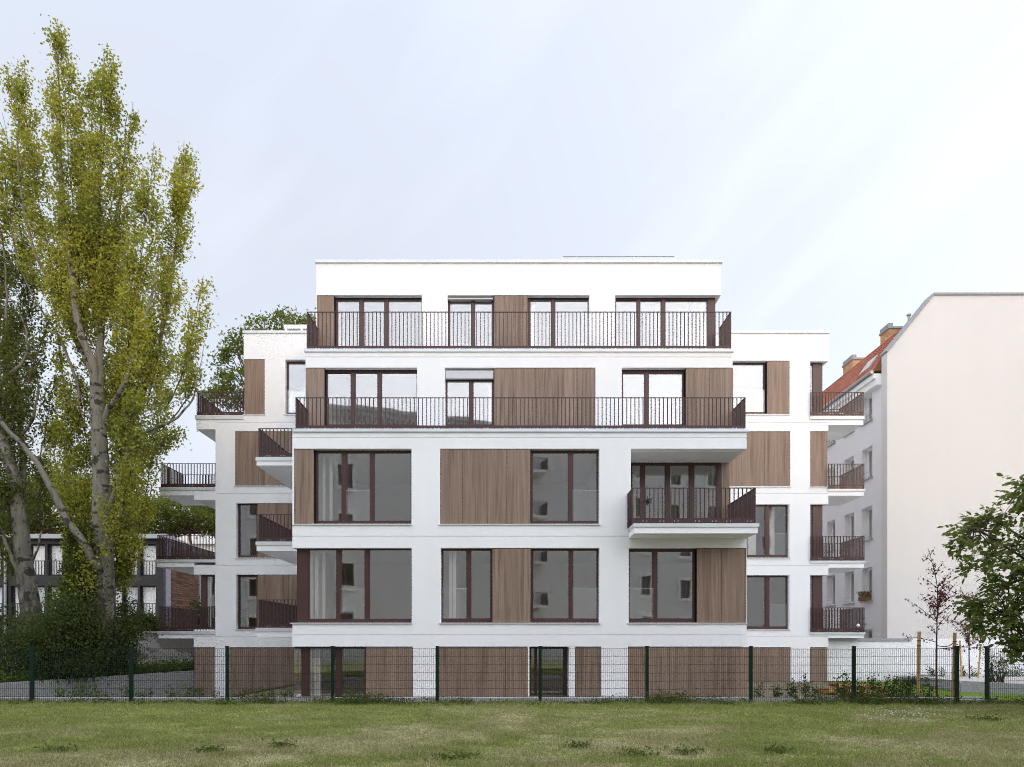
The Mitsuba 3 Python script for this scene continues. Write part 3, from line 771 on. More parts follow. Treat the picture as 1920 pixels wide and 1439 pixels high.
for cx_, r in oh:
    w = part('window', O)
    a = sbox(cx_ - 0.55, r - 0.8, cx_ + 0.55, r + 0.8)
    tr = a.buffer(0.2, join_style=2).difference(a).union(sbox(cx_ - 0.85, r - 1.12, cx_ + 0.85, r - 1.0))
    oput('surround', MB().poly(tr, 0.002, 0.09), 'trim', w)
    oput('frame', MB().poly(a.difference(sbox(cx_ - 0.47, r - 0.72, cx_ - 0.05, r + 0.72)).difference(sbox(cx_ + 0.05, r - 0.72, cx_ + 0.47, r + 0.72)), -0.2, -0.12), 'log_bark', w)
    oput('pane', MB().box(cx_ - 0.5, cx_ + 0.5, -0.17, -0.16, r - 0.75, r + 0.75), 'opp_glass', w)
for r in (4.4, 8.0, 11.5, 15.0):
    b = part('balcony', O)
    oput('slab', MB().box(16.6 - 1.6, 16.6 + 1.2, 0.001, 1.2, r - 0.2, r), 'trim', b)
    m = MB().box(15.0, 17.8, 1.12, 1.16, r + 0.95, r + 1.0)
    bars(m, 15.02, 17.78, 1.14, r, r + 0.95, 0.14)
    bars(m, 0.05, 1.1, 15.03, r, r + 0.95, 0.14, 'y'); bars(m, 0.05, 1.1, 17.77, r, r + 0.95, 0.14, 'y')
    oput('railing', m, 'rail', b)
    oput('door', MB().box(15.6, 16.9, 0.001, 0.04, r, r + 2.3), 'opp_glass', b)

# ---------------------------------------------------------------- gabled house on the right
G = thing('gabled_house', 'tall pale house with blank gable wall, red tiled roof and brick chimneys', 'house')
DG = 32.0
gx = X(1663.5, DG)
gp = Polygon([(gx, -0.6), (gx + 30, -0.6), (gx + 30, Z(551.5, DG)), (X(1750.5, DG), Z(554.5, DG)), (gx, Z(662, DG))])
obj('gable_wall', MB().poly(gp, DG, DG + 0.5), 'gable', G)
cap = MB()
for (a, b) in (((gx, Z(662, DG)), (X(1750.5, DG), Z(554.5, DG))), ((X(1750.5, DG), Z(554.5, DG)), (gx + 30, Z(551.5, DG)))):
    d = np.array(b) - np.array(a); n = np.array([-d[1], d[0]]) / np.hypot(*d)
    a, b = np.array(a), np.array(b)
    cap.poly(Polygon([a + n * 0.002, b + n * 0.002, b + n * 0.10, a + n * 0.10]), DG - 0.07, DG + 0.56)
obj('coping', cap, 'coping_grey', G)
fx = gx - 0.02                                                  # face of the long facade, looking left
rows = [(1.5 + (1204 - 951) / 40.0, 2.9), ]
zrow = [(10.55, 12.45), (7.25, 9.05), (4.25, 6.0), (1.35, 3.1)]
zrow = []
for (vt, vbm) in ((738, 792), (840, 898), (951, 1013), (1065, 1128), (1181, 1240)):
    D1 = 17.58 * 1280 / (1626 - 960)
    zrow.append((Z(vbm, D1), Z(vt, D1)))
ycol = [(33.35, 34.35), (35.15, 36.15), (37.2, 38.2), (39.4, 40.4), (41.6, 42.6), (43.8, 44.8), (46, 47), (48.2, 49.2)]
fw = sbox(DG + 0.501, -0.6, 56, 14.2)
for z0, z1 in zrow:
    for y0, y1 in ycol:
        fw = fw.difference(sbox(y0, z0, y1, z1))
obj('wall', MB().poly(fw, gx + 0.02, gx + 0.42, 'x'), 'side_plaster', G)
obj('wall', bx(gx + 2.0, gx + 12, DG + .502, 56, -0.6, 14.0), 'side_plaster', G)
for z0, z1 in zrow:
    for k, (y0, y1) in enumerate(ycol):
        w = part('window', G)
        obj('reveal', MB().box(gx + 0.30, gx + 0.34, y0 + .001, y1 - .001, z0 + .001, z0 + 0.09).box(gx + .30, gx + .34, y0 + .001, y1 - .001, z1 - .09, z1 - .001).box(gx + .30, gx + .34, y0 + .001, y0 + .09, z0 + .09, z1 - .09).box(gx + .30, gx + .34, y1 - .09, y1 - .001, z0 + .09, z1 - .09).box(gx + .302, gx + .338, (y0 + y1) / 2 - .05, (y0 + y1) / 2 + .05, z0 + .09, z1 - .09), 'trim', w)
        obj('pane', MB().quad([gx + .32, y0 + .08, z0 + .08], [gx + .32, y1 - .08, z0 + .08], [gx + .32, y1 - .08, z1 - .08], [gx + .32, y0 + .08, z1 - .08]), 'glass', w)
        obj('curtain', bx(gx + .5, gx + .52, y0, y1, z0, z1), 'curtain', w)
        obj('sill', bx(gx - .07, gx + .3, y0 - .06, y1 + .06, z0 - .05, z0 - .001), 'pole', w)
        rb = MB().tube([[gx - .02, y0, z0 + .28], [gx - .02, y1, z0 + .28]], .012, 5).tube([[gx - .02, y0, z0 + .1], [gx - .02, y1, z0 + .1]], .012, 5)
        if z0 > 10:
            for q in np.linspace(y0, y1, 9):
                rb.tube([[gx - .02, q, z0 + .05], [gx - .02, q, z0 + .45]], .01, 4)
        obj('guard_bar', rb, 'pole', w)
# eaves, gutter, steep tiled roof
ex, ez, rx, rz = 17.22, 14.42, 18.55, 16.28
obj('cornice', MB().box(ex + .12, gx + .5, DG + .51, 56, 13.75, 14.05).box(ex + .0, gx + .5, DG + .51, 56, 14.051, 14.28), 'trim', G)
obj('gutter', MB().tube([[ex - .06, DG + .53, ez - .06], [ex - .06, 56, ez - .06]], 0.085, 8), 'pole', G)
sl = np.array([rx - ex, rz - ez]); sl /= np.hypot(*sl); nn = np.array([-sl[1], sl[0]])
roof_key = part('roof', G)
ln = math.hypot(rx - ex, rz - ez)
y0r, y1r = DG + .52, 55.0
obj('roof_deck', MB().poly(Polygon([(ex, ez), (rx, rz), (rx + 6, rz + .9), (rx + 6, ez)]), y0r, y1r), 'log_bark', roof_key)
tl = MB()
ncr, ncol = 8, int((y1r - y0r) / 0.235)
c8 = np.array([0, .25, .5, .75, 1.0]); hh = np.array([0.005, 0.048, 0.062, 0.048, 0.005])
for r in range(ncr):
    s0, s1 = ln * r / ncr - .02, ln * (r + 1) / ncr + .03
    for c in range(ncol):
        yy0 = y0r + 0.235 * c
        lo = [[ex + sl[0] * s0 + nn[0] * (h + .03), yy0 + .235 * t, ez + sl[1] * s0 + nn[1] * (h + .03)] for t, h in zip(c8, hh)]
        hi = [[ex + sl[0] * s1 + nn[0] * (h - .005), yy0 + .235 * t, ez + sl[1] * s1 + nn[1] * (h - .005)] for t, h in zip(c8, hh)]
        tl.add(lo + hi, [[k, k + 1, k + 6, k + 5] for k in range(4)])
obj('tiles', tl, 'tile', roof_key, kind='stuff')
obj('ridge_cap', MB().tube([[rx, y0r, rz + .05], [rx, y1r, rz + .05]], .09, 8), 'tile', roof_key)
ky = 33.4
sk = lambda s, h, y: [ex + sl[0] * s + nn[0] * h, y, ez + sl[1] * s + nn[1] * h]
obj('skylight', MB().add([sk(.5, .12, ky), sk(1.3, .12, ky), sk(1.3, .12, ky + .9), sk(.5, .12, ky + .9), sk(.5, .02, ky), sk(1.3, .02, ky), sk(1.3, .02, ky + .9), sk(.5, .02, ky + .9)], [[0, 1, 2, 3], [0, 4, 5, 1], [1, 5, 6, 2], [2, 6, 7, 3], [3, 7, 4, 0]]), 'bolt', roof_key)
for ci, (x0, x1, y0, y1, z1) in enumerate(((18.72, 20.4, 33.9, 34.7, 17.05), (18.72, 20.2, 37.5, 38.6, 17.0))):
    ck = part('chimney', G)
    obj('shaft', bx(x0, x1, y0, y1, 14.5, z1), 'brick', ck)
    obj('crown', MB().box(x0 - .05, x1 + .05, y0 - .05, y1 + .05, z1 + .001, z1 + .10).box(x0 - .02, x0 + .2, y0, y1, z1 + .101, z1 + .28), 'concrete', ck)
obj('vent_pipe', MB().tube([[19.3, 33.2, 16.0], [19.3, 33.2, 17.35]], .06, 8).tube([[19.3, 33.2, 17.36], [19.3, 33.2, 17.42]], .11, 8), 'pole', G)
ar = MB()
for (x, y) in ((18.3, 43.0), (18.3, 44.5)):
    ar.tube([[x, y, 15.6], [x, y, 17.3]], .02, 5)
ar.tube([[18.3, 43.0, 17.3], [18.3, 44.5, 17.3]], .02, 5).tube([[18.3, 43.0, 16.7], [18.3, 44.5, 16.7]], .02, 5)
obj('roof_ladder_rail', ar, 'pole', G)
obj('downpipe', MB().tube([[gx - .08, 45.3, 0], [gx - .08, 45.3, 14.3]], .06, 8), 'pole', G)
obj('awning_arm', MB().tube([[gx - 1.6, 33.9, 2.35], [gx, 33.9, 2.38]], .035, 6), 'pole', G)
fb = thing('flower_box', 'flower box with red blossoms on the lowest near window sill of the gabled house', 'flower box')
obj('box', bx(gx - .2, gx - .02, 33.4, 34.3, zrow[3][0] + .02, zrow[3][0] + .2), 'log_bark', fb)

# ---------------------------------------------------------------- white garden wall and planter on the right
w_ = thing('garden_wall', 'low white rendered garden wall with grey metal coping right of the building', 'wall')
D8 = 29.9
obj('wall_body', bx(WR + .02, 34, D8, D8 + .3, -.6, Z(1203, D8)), 'plaster', w_)
obj('coping', bx(WR + .02, X(1708, D8), D8 - .05, D8 + .35, Z(1203, D8) + .001, Z(1197.5, D8)), 'pole', w_)
obj('wall_step', bx(X(1708, D8) + .01, 34, D8 + .0, D8 + .3, Z(1203, D8) + .001, Z(1198, D8)), 'plaster', w_)
pl = thing('planter', 'long grey concrete planter edge holding a gravel bed on the right', 'planter')
pa, pb = (X(1728, 28.2), 28.2), (X(1800, 23.6), 23.6)
pc_ = (X(1935, 20.6), 20.6)


def strip(m, a, b, z0, z1a, z1b, th=.14):
    a, b = np.array(a), np.array(b); d = (b - a) / np.hypot(*(b - a)); n = np.array([-d[1], d[0]]) * th
    if n[1] < 0: n = -n
    q = [a, b, b + n, a + n]
    v = [[p[0], p[1], z0] for p in q] + [[q[0][0], q[0][1], z1a], [q[1][0], q[1][1], z1b], [q[2][0], q[2][1], z1b], [q[3][0], q[3][1], z1a]]
    return m.add(v, [[0, 3, 2, 1], [4, 5, 6, 7], [0, 1, 5, 4], [1, 2, 6, 5], [2, 3, 7, 6], [3, 0, 4, 7]])


obj('edge', strip(MB(), pa, pb, -.6, Z(1268.5, 28.2), Z(1277, 23.6)), 'concrete', pl)
obj('edge', strip(MB(), (pb[0] + .01, pb[1]), (pc_[0] + 4, pc_[1] - 1.2), -.6, Z(1277, 23.6), .02), 'concrete', pl)
obj('back_edge', bx(X(1730, 28.6), X(1765, 28.6), 28.6, 28.8, -.5, Z(1266, 28.6)), 'concrete', pl)
st('gravel_bed', ([[pa[0], pa[1] + .1, .06], [pb[0] + .05, pb[1] + .15, .06], [pc_[0] + 4, pc_[1] - .9, -.04], [34, 29.8, .06], [pa[0], 29.8, .06]], [[0, 1, 4], [1, 2, 3], [1, 3, 4]]), 'gravel', label='pale gravel bed behind the grey planter edge')

# ---------------------------------------------------------------- left: ramp wall, old wall, dark house
rw = thing('ramp_wall', 'grey concrete retaining wall beside the sinking drive on the left', 'wall')
obj('wall_body', strip(MB(), (-18.3, 23.0), (-13.2, 30.4), -2.4, Z(1286, 23.0), Z(1256, 30.4), .25), 'ramp_wall', rw)
ow_ = thing('old_wall', 'weathered grey stucco wall with pale patches under the left balconies', 'wall')
D9 = 37.0
obj('wall_body', bx(X(175, D9), X(420, D9), D9, D9 + .4, -.5, Z(1187, D9)), 'old_wall', ow_)
obj('coping', bx(X(175, D9), X(420, D9), D9 - .06, D9 + .46, Z(1187, D9) + .001, Z(1184.5, D9)), 'concrete', ow_)
K = thing('terrace_house', 'dark brown two storey terrace house with pale curtained windows behind the poplars', 'house')
DK = 47.0
kz = lambda v: Z(v, DK)
kx = lambda u: X(u, DK)
holes = []
cols = [(-40, 4), (19, 35.5), (44.5, 83.5), (88, 118), (121, 158), (165, 196), (200, 231), (259, 292.5)]
cols = [(-38, -20), (-16, 4), (20, 50), (54, 84), (89, 117), (121, 150), (154, 184), (199, 228), (231, 258), (262.5, 292.5)]
for a, b in cols:
    holes += [sbox(kx(a), kz(1080), kx(b), kz(1021)), sbox(kx(a), kz(1160), kx(b), kz(1099))]
kw = sbox(kx(-70), -1, kx(306), kz(1012))
for h in holes:
    kw = kw.difference(h)
obj('wall', MB().poly(kw, DK, DK + .35), 'dark_clad', K)
obj('roof_edge', bx(kx(-72), kx(308), DK - .5, DK + 3, kz(1012) + .001, kz(1004)), 'pole', K)
obj('wall', bx(kx(-70), kx(306), DK + 1.8, DK + 9, -1, kz(1012)), 'dark_clad', K)
obj('downpipe', MB().tube([[kx(12), DK - .1, -1], [kx(12), DK - .1, kz(1012)]], .09, 8), 'pole', K)
for i, (a, b) in enumerate(cols):
    for j, (v0, v1) in enumerate(((1021, 1080), (1099, 1160))):
        w = part('window', K)
        x0, x1, z0, z1 = kx(a), kx(b), kz(v1), kz(v0)
        o = sbox(x0, z0, x1, z1)
        obj('frame', MB().poly(o.difference(o.buffer(-.09, join_style=2)), DK + .18, DK + .26), 'dark_clad', w)
        obj('pane', MB().quad([x0 + .08, DK + .22, z0 + .08], [x1 - .08, DK + .22, z0 + .08], [x1 - .08, DK + .22, z1 - .08], [x0 + .08, DK + .22, z1 - .08]), 'clear', w)
        n = 40
        xc = np.linspace(x0, x1, n); yc = DK + .48 + .03 * np.sin(np.arange(n) * 1.9)
        obj('curtain', MB().add(np.concatenate([np.stack([xc, yc, 0 * xc + z0], 1), np.stack([xc, yc, 0 * xc + z1], 1)]), [[k, k + 1, k + 1 + n, k + n] for k in range(n - 1)]), 'blind' if (i * 3 + j) % 5 == 0 else 'curtain', w)
        m = MB().box(x0, x1, DK + .02, DK + .05, z0 + 1.0, z0 + 1.04)
        bars(m, x0 + .05, x1 - .05, DK + .035, z0, z0 + 1.0, .2)
        obj('guard_rail', m, 'dark_clad', w)
# its side wall, lilac render with a timber slat field
sx = kx(306)
obj('wall', MB().poly(Polygon([(DK + .351, -1), (DK + 13, -1), (DK + 13, kz(1012) - .3), (DK + .351, kz(1008) + .3)]), sx - .35, sx, 'x'), 'lilac', K)
sf = part('slat_field', K)
zz0 = 1.595
k = 0
while zz0 < 8.15:
    obj('slat', bx(sx + .002, sx + .05 + .05 * R.uniform(), DK + 1.1, DK + 5.3, zz0, zz0 + .105), 'slat', sf)
    zz0 += .145; k += 1
bh = thing('distant_house', 'sunlit apricot house glimpsed through the trees behind the dark terrace house', 'house')
obj('wall', bx(-46, -30, 82, 90, 0, 13.2), 'gable', bh)
obj('roof', MB().poly(Polygon([(-47, 13.2), (-29, 13.2), (-33, 15.6), (-43, 15.6)]), 81.5, 90.5), 'stucco', bh)

# ---------------------------------------------------------------- green mesh fence
posts = [-126, 60, 246, 426, 624, 820, 1013, 1213, 1408, 1601, 1794]
DFN = 16.55


def fence(us, name, label, extra=None):
    Fk = thing(name, label, 'fence')
    xs_ = [X(u, DFN) for u in us]
    for u, x in zip(us, xs_):
        wd = 0.042 if u > 1700 or u < 300 else 0.036
        pk = obj('post', MB().box(x - wd, x + wd, DFN - .03, DFN + .03, -.25, Z(1213.5, DFN)).box(x - wd - .006, x + wd + .006, DFN - .036, DFN + .036, Z(1213.5, DFN) + .001, Z(1213.5, DFN) + .02), 'fence', Fk)
    for a, b in zip(xs_[:-1], xs_[1:]):
        m = MB()
        n = int(round((b - a) / .05))
        dz = R.uniform(-.012, .012, 2)
        for k in range(1, n):
            x = a + (b - a) * k / n
            t = k / n
            m.box(x - .0030, x + .0030, DFN + .034, DFN + .040, .03, 1.335 + dz[0] * (1 - t) + dz[1] * t)
        for k in range(7):
            z = 1.33 - .195 * k
            for dy in (.028, .0405):
                m.add([[a, DFN + dy, z - .0042 + dz[0]], [b, DFN + dy, z - .0042 + dz[1]], [b, DFN + dy, z + .0042 + dz[1]], [a, DFN + dy, z + .0042 + dz[0]], [a, DFN + dy + .006, z - .0042 + dz[0]], [b, DFN + dy + .006, z - .0042 + dz[1]], [b, DFN + dy + .006, z + .0042 + dz[1]], [a, DFN + dy + .006, z + .0042 + dz[0]]], [[0, 1, 2, 3], [3, 2, 6, 7], [4, 7, 6, 5], [0, 4, 5, 1]])
        obj('wire_mesh', m, 'fence', Fk, kind='stuff')
    return Fk


fence(posts, 'wire_fence', 'long dark green wire mesh fence on posts running in front of the white building')
fence([1851, 2040], 'wire_fence', 'short green wire mesh fence right of the open gateway, under the broadleaf tree')
sp = thing('threshold_board', 'weathered grey plank lying across the gateway in the fence', 'plank')
obj('plank', MB().box(X(1795, DFN) + .05, X(1851, DFN) - .04, DFN - .02, DFN + .14, -.02, .095), 'concrete', sp)
# ---------------------------------------------------------------- vegetation
KITE = np.array([[-0.5, 0, 0], [0.05, 0.42, 0.05], [0.5, 0, -0.03], [0.05, -0.42, 0.05]])
KF = np.array([[0, 2, 1], [0, 3, 2]])


def leaf_mesh(c, ln, wd=0.8, flat=0.0, rng=None, dirs=None, hang=0.0):
    """one small bent two-triangle leaf at each centre c; flat > 0 turns the blades towards the sky"""
    rng = rng or R
    n = len(c)
    if n == 0:
        return None
    a = rng.normal(size=(n, 3)) if dirs is None else dirs + rng.normal(size=(n, 3)) * 0.35
    a[:, 2] -= hang
    a /= np.linalg.norm(a, axis=1, keepdims=True) + 1e-9
    b = rng.normal(size=(n, 3))
    b[:, 2] *= max(0.0, 1 - flat)
    b -= a * (a * b).sum(1, keepdims=True)
    b /= np.linalg.norm(b, axis=1, keepdims=True) + 1e-9
    w = np.cross(a, b)
    s = ln * rng.uniform(0.65, 1.25, n)
    v = c[:, None] + s[:, None, None] * (KITE[None, :, 0:1] * a[:, None] + KITE[None, :, 1:2] * wd * b[:, None] + KITE[None, :, 2:3] * w[:, None])
    f = (KF[None] + 4 * np.arange(n)[:, None, None]).reshape(-1, 3)
    return v.reshape(-1, 3), f


def pts(lst): return np.array([[X(u, D), D, Z(v, D)] for u, v, D in lst])


def smooth_path(p, n):
    p = np.asarray(p, float)
    d = np.concatenate([[0], np.cumsum(np.linalg.norm(np.diff(p, axis=0), axis=1))])
    from scipy.interpolate import PchipInterpolator
    return PchipInterpolator(d, p)(np.linspace(0, d[-1], n))


def limb(m, lst, r0, r1, n=24, sides=10, wob=0.0, seed=0):
    p = smooth_path(pts(lst), n)
    if r0 < .4: r0, r1 = r0 * .68, r1 * .6
    if wob:
        p += wob * (np.stack([meshkit.fbm(np.stack([np.arange(n) * .35, 0 * np.arange(n) + seed, 0 * np.arange(n) + k * 7.], -1), 2) - .5 for k in range(3)], -1))
    t = np.linspace(0, 1, n)
    r = r0 + (r1 - r0) * t ** 0.8
    m.tube(p, r, sides)
    return p, r


def join(*ms):
    m = MB()
    for x in ms:
        if x is not None:
            m.add(*x)
    return m


# ---- the big poplar
PA = thing('poplar_tree', 'tall broad poplar with pale grey trunk and yellow green sunlit crown, nearest the building', 'tree')
rg = np.random.default_rng(21)
DP = 27.0
tm = MB()
limb(tm, [(196, 1230, DP), (194, 1140, DP), (193, 1040, DP), (191, 950, DP), (189, 860, DP + .1), (184, 760, DP + .1), (181, 700, DP + .1)], .50, .24, 40, 14, .05, 1)
limb(tm, [(183, 780, DP), (178, 700, DP - .1), (152, 625, DP - .3), (140, 560, DP - .3), (128, 470, DP - .2), (118, 350, DP), (112, 220, DP), (110, 90, DP)], .26, .03, 40, 9, .12, 2)
limb(tm, [(184, 770, DP + .1), (186, 690, DP + .2), (190, 600, DP + .3), (186, 480, DP + .2), (184, 380, DP), (190, 250, DP - .1), (196, 120, DP)], .27, .03, 40, 9, .12, 3)
limb(tm, [(188, 850, DP + .2), (200, 780, DP), (232, 720, DP - .4), (262, 640, DP - .6), (285, 540, DP - .6), (300, 470, DP - .4)], .19, .04, 34, 8, .15, 4)
limb(tm, [(192, 985, DP), (206, 945, DP - .3), (228, 888, DP - .7), (252, 820, DP - 1.0), (300, 800, DP - 1.2), (348, 770, DP - 1.4), (372, 690, DP - 1.4)], .20, .03, 34, 8, .12, 5)
limb(tm, [(198, 970, DP + .3), (230, 860, DP + .9), (268, 740, DP + 1.2), (310, 600, DP + 1.3), (335, 430, DP + 1.2), (345, 300, DP + 1.0)], .22, .03, 40, 8, .15, 6)
limb(tm, [(184, 1075, DP - .4), (165, 1030, DP - .7), (120, 970, DP - .9), (92, 910, DP - 1.0), (60, 855, DP - 1.1), (20, 815, DP - 1.3), (-20, 760, DP - 1.4)], .25, .12, 34, 10, .12, 7)
limb(tm, [(182, 720, DP + .1), (150, 650, DP + .5), (100, 540, DP + .8), (66, 470, DP + .9), (40, 350, DP + .8), (30, 150, DP + .6)], .16, .03, 36, 8, .12, 8)
limb(tm, [(150, 760, DP + .6), (120, 650, DP + .8), (70, 570, DP + 1.0), (30, 470, DP + 1.0), (8, 330, DP + 1.0)], .10, .03, 30, 7, .12, 9)
limb(tm, [(186, 560, DP + .2), (215, 430, DP + .5), (230, 320, DP + .6), (240, 210, DP + .5)], .12, .02, 26, 7, .12, 10)
obj('trunk', tm, 'poplar_bark', PA, smooth=True)
def sleeve(lst, dens, rng, size=.115, C=None, S=None):
    """foliage along one ascending limb: lst = (u, v, distance, half width in survey pixels) from the tip down"""
    a = np.array(lst, float)
    p = np.stack([X(a[:, 0], a[:, 2]), a[:, 2], Z(a[:, 1], a[:, 2])], 1)
    w = a[:, 3] * a[:, 2] / FPX
    d = np.concatenate([[0], np.cumsum(np.linalg.norm(np.diff(p, axis=0), axis=1))])
    Lt = d[-1]
    area = np.trapezoid(w * 2, d)
    ns = max(6, int(area * dens / 95))
    gr = np.linspace(0, Lt, 200)
    cdf = np.cumsum(np.interp(gr, d, w)); cdf /= cdf[-1]
    ss = np.interp(rng.uniform(size=ns), cdf, gr)
    for s_ in ss:
        c = np.array([np.interp(s_, d, p[:, k]) for k in range(3)])
        up = np.array([np.interp(max(s_ - .6, 0), d, p[:, k]) for k in range(3)]) - np.array([np.interp(min(s_ + .3, Lt), d, p[:, k]) for k in range(3)])
        up /= np.linalg.norm(up) + 1e-9
        ww = np.interp(s_, d, w)
        an, rr = rng.uniform(0, 2 * np.pi), math.sqrt(rng.uniform(0.02, 1)) * ww * .88
        off = np.array([math.cos(an) * rr, math.sin(an) * rr * 1.1, 0])
        dr_ = up + off / (ww + .2) * .32 + rng.normal(size=3) * .10
        dr_ /= np.linalg.norm(dr_)
        L = rng.uniform(.5, 1.15) * min(1.0, .45 + ww * .8)
        b = c + off - dr_ * L * .5
        n = int(95 * rng.uniform(.6, 1.4) * (.55 + L * .5))
        t = rng.uniform(0, 1.08, n)
        sg = (.07 + .115 * np.sin(np.clip(t, 0, 1) * 2.7 + .25)) * rng.uniform(.8, 1.2)
        C.append(b + dr_ * (t * L)[:, None] + rng.normal(size=(n, 3)) * sg[:, None])
        S.tube([c - up * .5 + off * .2, b, b + dr_ * L], [.016, .010, .004], 3, cap=False)


def plumes(lists, dens, rng):
    C, S = [], MB()
    for l, k in lists:
        sleeve(l, dens * k, rng, C=C, S=S)
        a = np.array(l, float)[:, :3]
        limb(S, [tuple(q) for q in a[::-1]], .05, .012, 24, 5, .08, int(a[0, 0]))
    return leaf_mesh(np.vstack(C), .112, .86, 0, rng), S


PLA = [([(113, 64, 27, 6), (117, 100, 27, 17), (120, 140, 27, 22), (124, 200, 27, 28), (128, 280, 27, 32), (138, 400, 27, 33), (148, 520, 27, 32), (158, 620, 27.2, 22)], 1),
       ([(206, 108, 26.6, 6), (208, 135, 26.6, 16), (205, 175, 26.6, 23), (198, 240, 26.6, 28), (191, 320, 26.6, 30), (187, 420, 26.8, 32), (186, 540, 27.4, 30), (188, 640, 27.6, 24)], 1),
       ([(178, 130, 27.6, 5), (177, 170, 27.6, 11), (172, 230, 27.6, 17), (166, 320, 27.6, 22), (164, 420, 27.6, 28), (166, 520, 27.8, 28)], .9),
       ([(248, 192, 27.3, 5), (245, 222, 27.3, 14), (240, 270, 27.3, 19), (231, 340, 27.3, 23), (222, 430, 27.2, 29), (212, 520, 27.2, 32), (206, 620, 27.4, 28)], 1),
       ([(290, 268, 26.4, 5), (287, 300, 26.4, 12), (280, 360, 26.4, 18), (270, 430, 26.4, 25), (258, 520, 26.4, 30), (246, 610, 26.6, 30), (234, 700, 26.8, 24)], 1),
       ([(346, 268, 28.1, 6), (344, 300, 28.1, 16), (337, 350, 28.1, 18), (331, 410, 28.1, 24), (324, 480, 28.1, 30), (312, 570, 28.1, 32), (297, 660, 28.0, 33), (276, 760, 27.8, 30)], 1),
       ([(370, 315, 28.1, 4), (364, 340, 28.1, 9), (352, 380, 28.1, 11)], .8),
       ([(380, 518, 26, 6), (373, 555, 26, 16), (364, 610, 26, 22), (350, 670, 26, 20), (330, 730, 26, 17), (308, 770, 26, 14)], .75),
       ([(384, 640, 25.8, 6), (374, 690, 25.8, 12), (352, 745, 25.8, 14), (318, 790, 25.8, 12)], .55),
       ([(33, 110, 27.8, 4), (36, 135, 27.8, 11), (42, 180, 27.8, 15), (52, 240, 27.8, 19), (62, 310, 27.8, 20), (76, 400, 27.8, 22), (96, 490, 27.6, 24), (120, 580, 27.4, 24), (146, 660, 27.2, 18)], .95),
       ([(14, 132, 27.9, 5), (20, 165, 27.9, 11), (32, 210, 27.9, 12), (46, 260, 27.8, 10)], .85),
       ([(3, 212, 28.2, 6), (12, 255, 28.2, 18), (22, 320, 28.2, 25), (32, 400, 28.2, 24), (48, 470, 28.1, 19), (74, 535, 28, 13)], .9),
       ([(-30, 240, 28.2, 8), (-22, 300, 28.2, 24), (-12, 380, 28.2, 28), (6, 450, 28.2, 14)], .9),
       ([(96, 150, 27.4, 4), (98, 200, 27.4, 9), (104, 280, 27.4, 13), (112, 360, 27.4, 16), (116, 460, 27.6, 20), (122, 540, 27.6, 18)], .8),
       ([(106, 520, 28, 9), (102, 570, 28, 16), (108, 640, 28, 15), (120, 710, 28, 13)], .6),
       ([(262, 560, 28, 14), (256, 640, 28, 32), (248, 730, 28, 40), (238, 830, 28, 42), (230, 930, 28, 40), (222, 1030, 27.9, 34), (214, 1100, 27.8, 24)], 1.25),
       ([(302, 780, 27.2, 10), (292, 830, 27.2, 20), (278, 900, 27.2, 24), (264, 970, 27.2, 20), (250, 1050, 27.2, 18)], .85),
       ([(340, 800, 26, 5), (322, 812, 26, 12), (300, 840, 26.2, 15)], .6),
       ([(122, 700, 27.8, 8), (128, 770, 27.8, 22), (136, 850, 27.8, 30), (142, 930, 27.8, 32), (150, 1010, 27.8, 28), (160, 1080, 27.7, 22)], 1.15),
       ([(96, 770, 28, 8), (100, 830, 28, 15), (110, 900, 28, 18), (122, 960, 28, 16)], .6),
       ([(150, 560, 28.4, 24), (170, 640, 28.4, 34), (210, 720, 28.4, 36), (214, 800, 28.6, 34)], .9),
       ([(152, 700, 28.2, 14), (160, 780, 28.2, 24), (164, 880, 28.4, 24)], .9),
       ([(268, 600, 26, 10), (256, 680, 26, 22), (244, 760, 26, 22), (232, 840, 26, 14)], .8),
       ([(268, 800, 25.8, 8), (256, 850, 25.8, 20), (240, 910, 25.8, 22), (226, 970, 25.8, 14)], .7),
       ([(196, 940, 26.1, 6), (202, 990, 26.1, 16), (206, 1040, 26.1, 14)], .6),
       ([(168, 980, 26.4, 8), (160, 1040, 26.4, 18), (158, 1100, 26.4, 22)], .9)]
lf, stx = plumes(PLA, 850, rg)
obj('twigs', stx, 'dark_bark', PA, kind='stuff')
obj('crown', lf, 'poplar_leaf', PA)

# ---- the second poplar at the left edge
PB = thing('poplar_tree', 'second darker poplar cut by the left edge, its trunk leaning left', 'tree')
DQ = 28.5
tm = MB()
limb(tm, [(66, 1230, DQ), (58, 1140, DQ), (44, 1060, DQ), (38, 980, DQ), (32, 930, DQ), (22, 880, DQ), (8, 840, DQ), (-12, 780, DQ)], .46, .20, 36, 12, .05, 11)
limb(tm, [(38, 960, DQ), (44, 880, DQ + .3), (36, 780, DQ + .4), (22, 690, DQ + .3), (12, 560, DQ), (4, 440, DQ)], .24, .04, 34, 9, .12, 12)
limb(tm, [(52, 1110, DQ - .2), (20, 1040, DQ - .5), (0, 990, DQ - .6), (-30, 930, DQ - .6)], .14, .08, 20, 8, .08, 13)
limb(tm, [(62, 1050, DQ), (70, 1030, DQ - .3), (80, 985, DQ - .4), (84, 960, DQ - .4)], .08, .03, 18, 7, .06, 14)
limb(tm, [(40, 820, DQ), (70, 700, DQ - .5), (52, 660, DQ - .6), (92, 610, DQ - .7)], .10, .02, 22, 7, .1, 15)
limb(tm, [(2, 720, DQ - .4), (20, 700, DQ - .6), (52, 660, DQ - .8), (20, 560, DQ - .8)], .12, .03, 22, 7, .1, 16)
obj('trunk', tm, 'poplar_bark', PB, smooth=True)
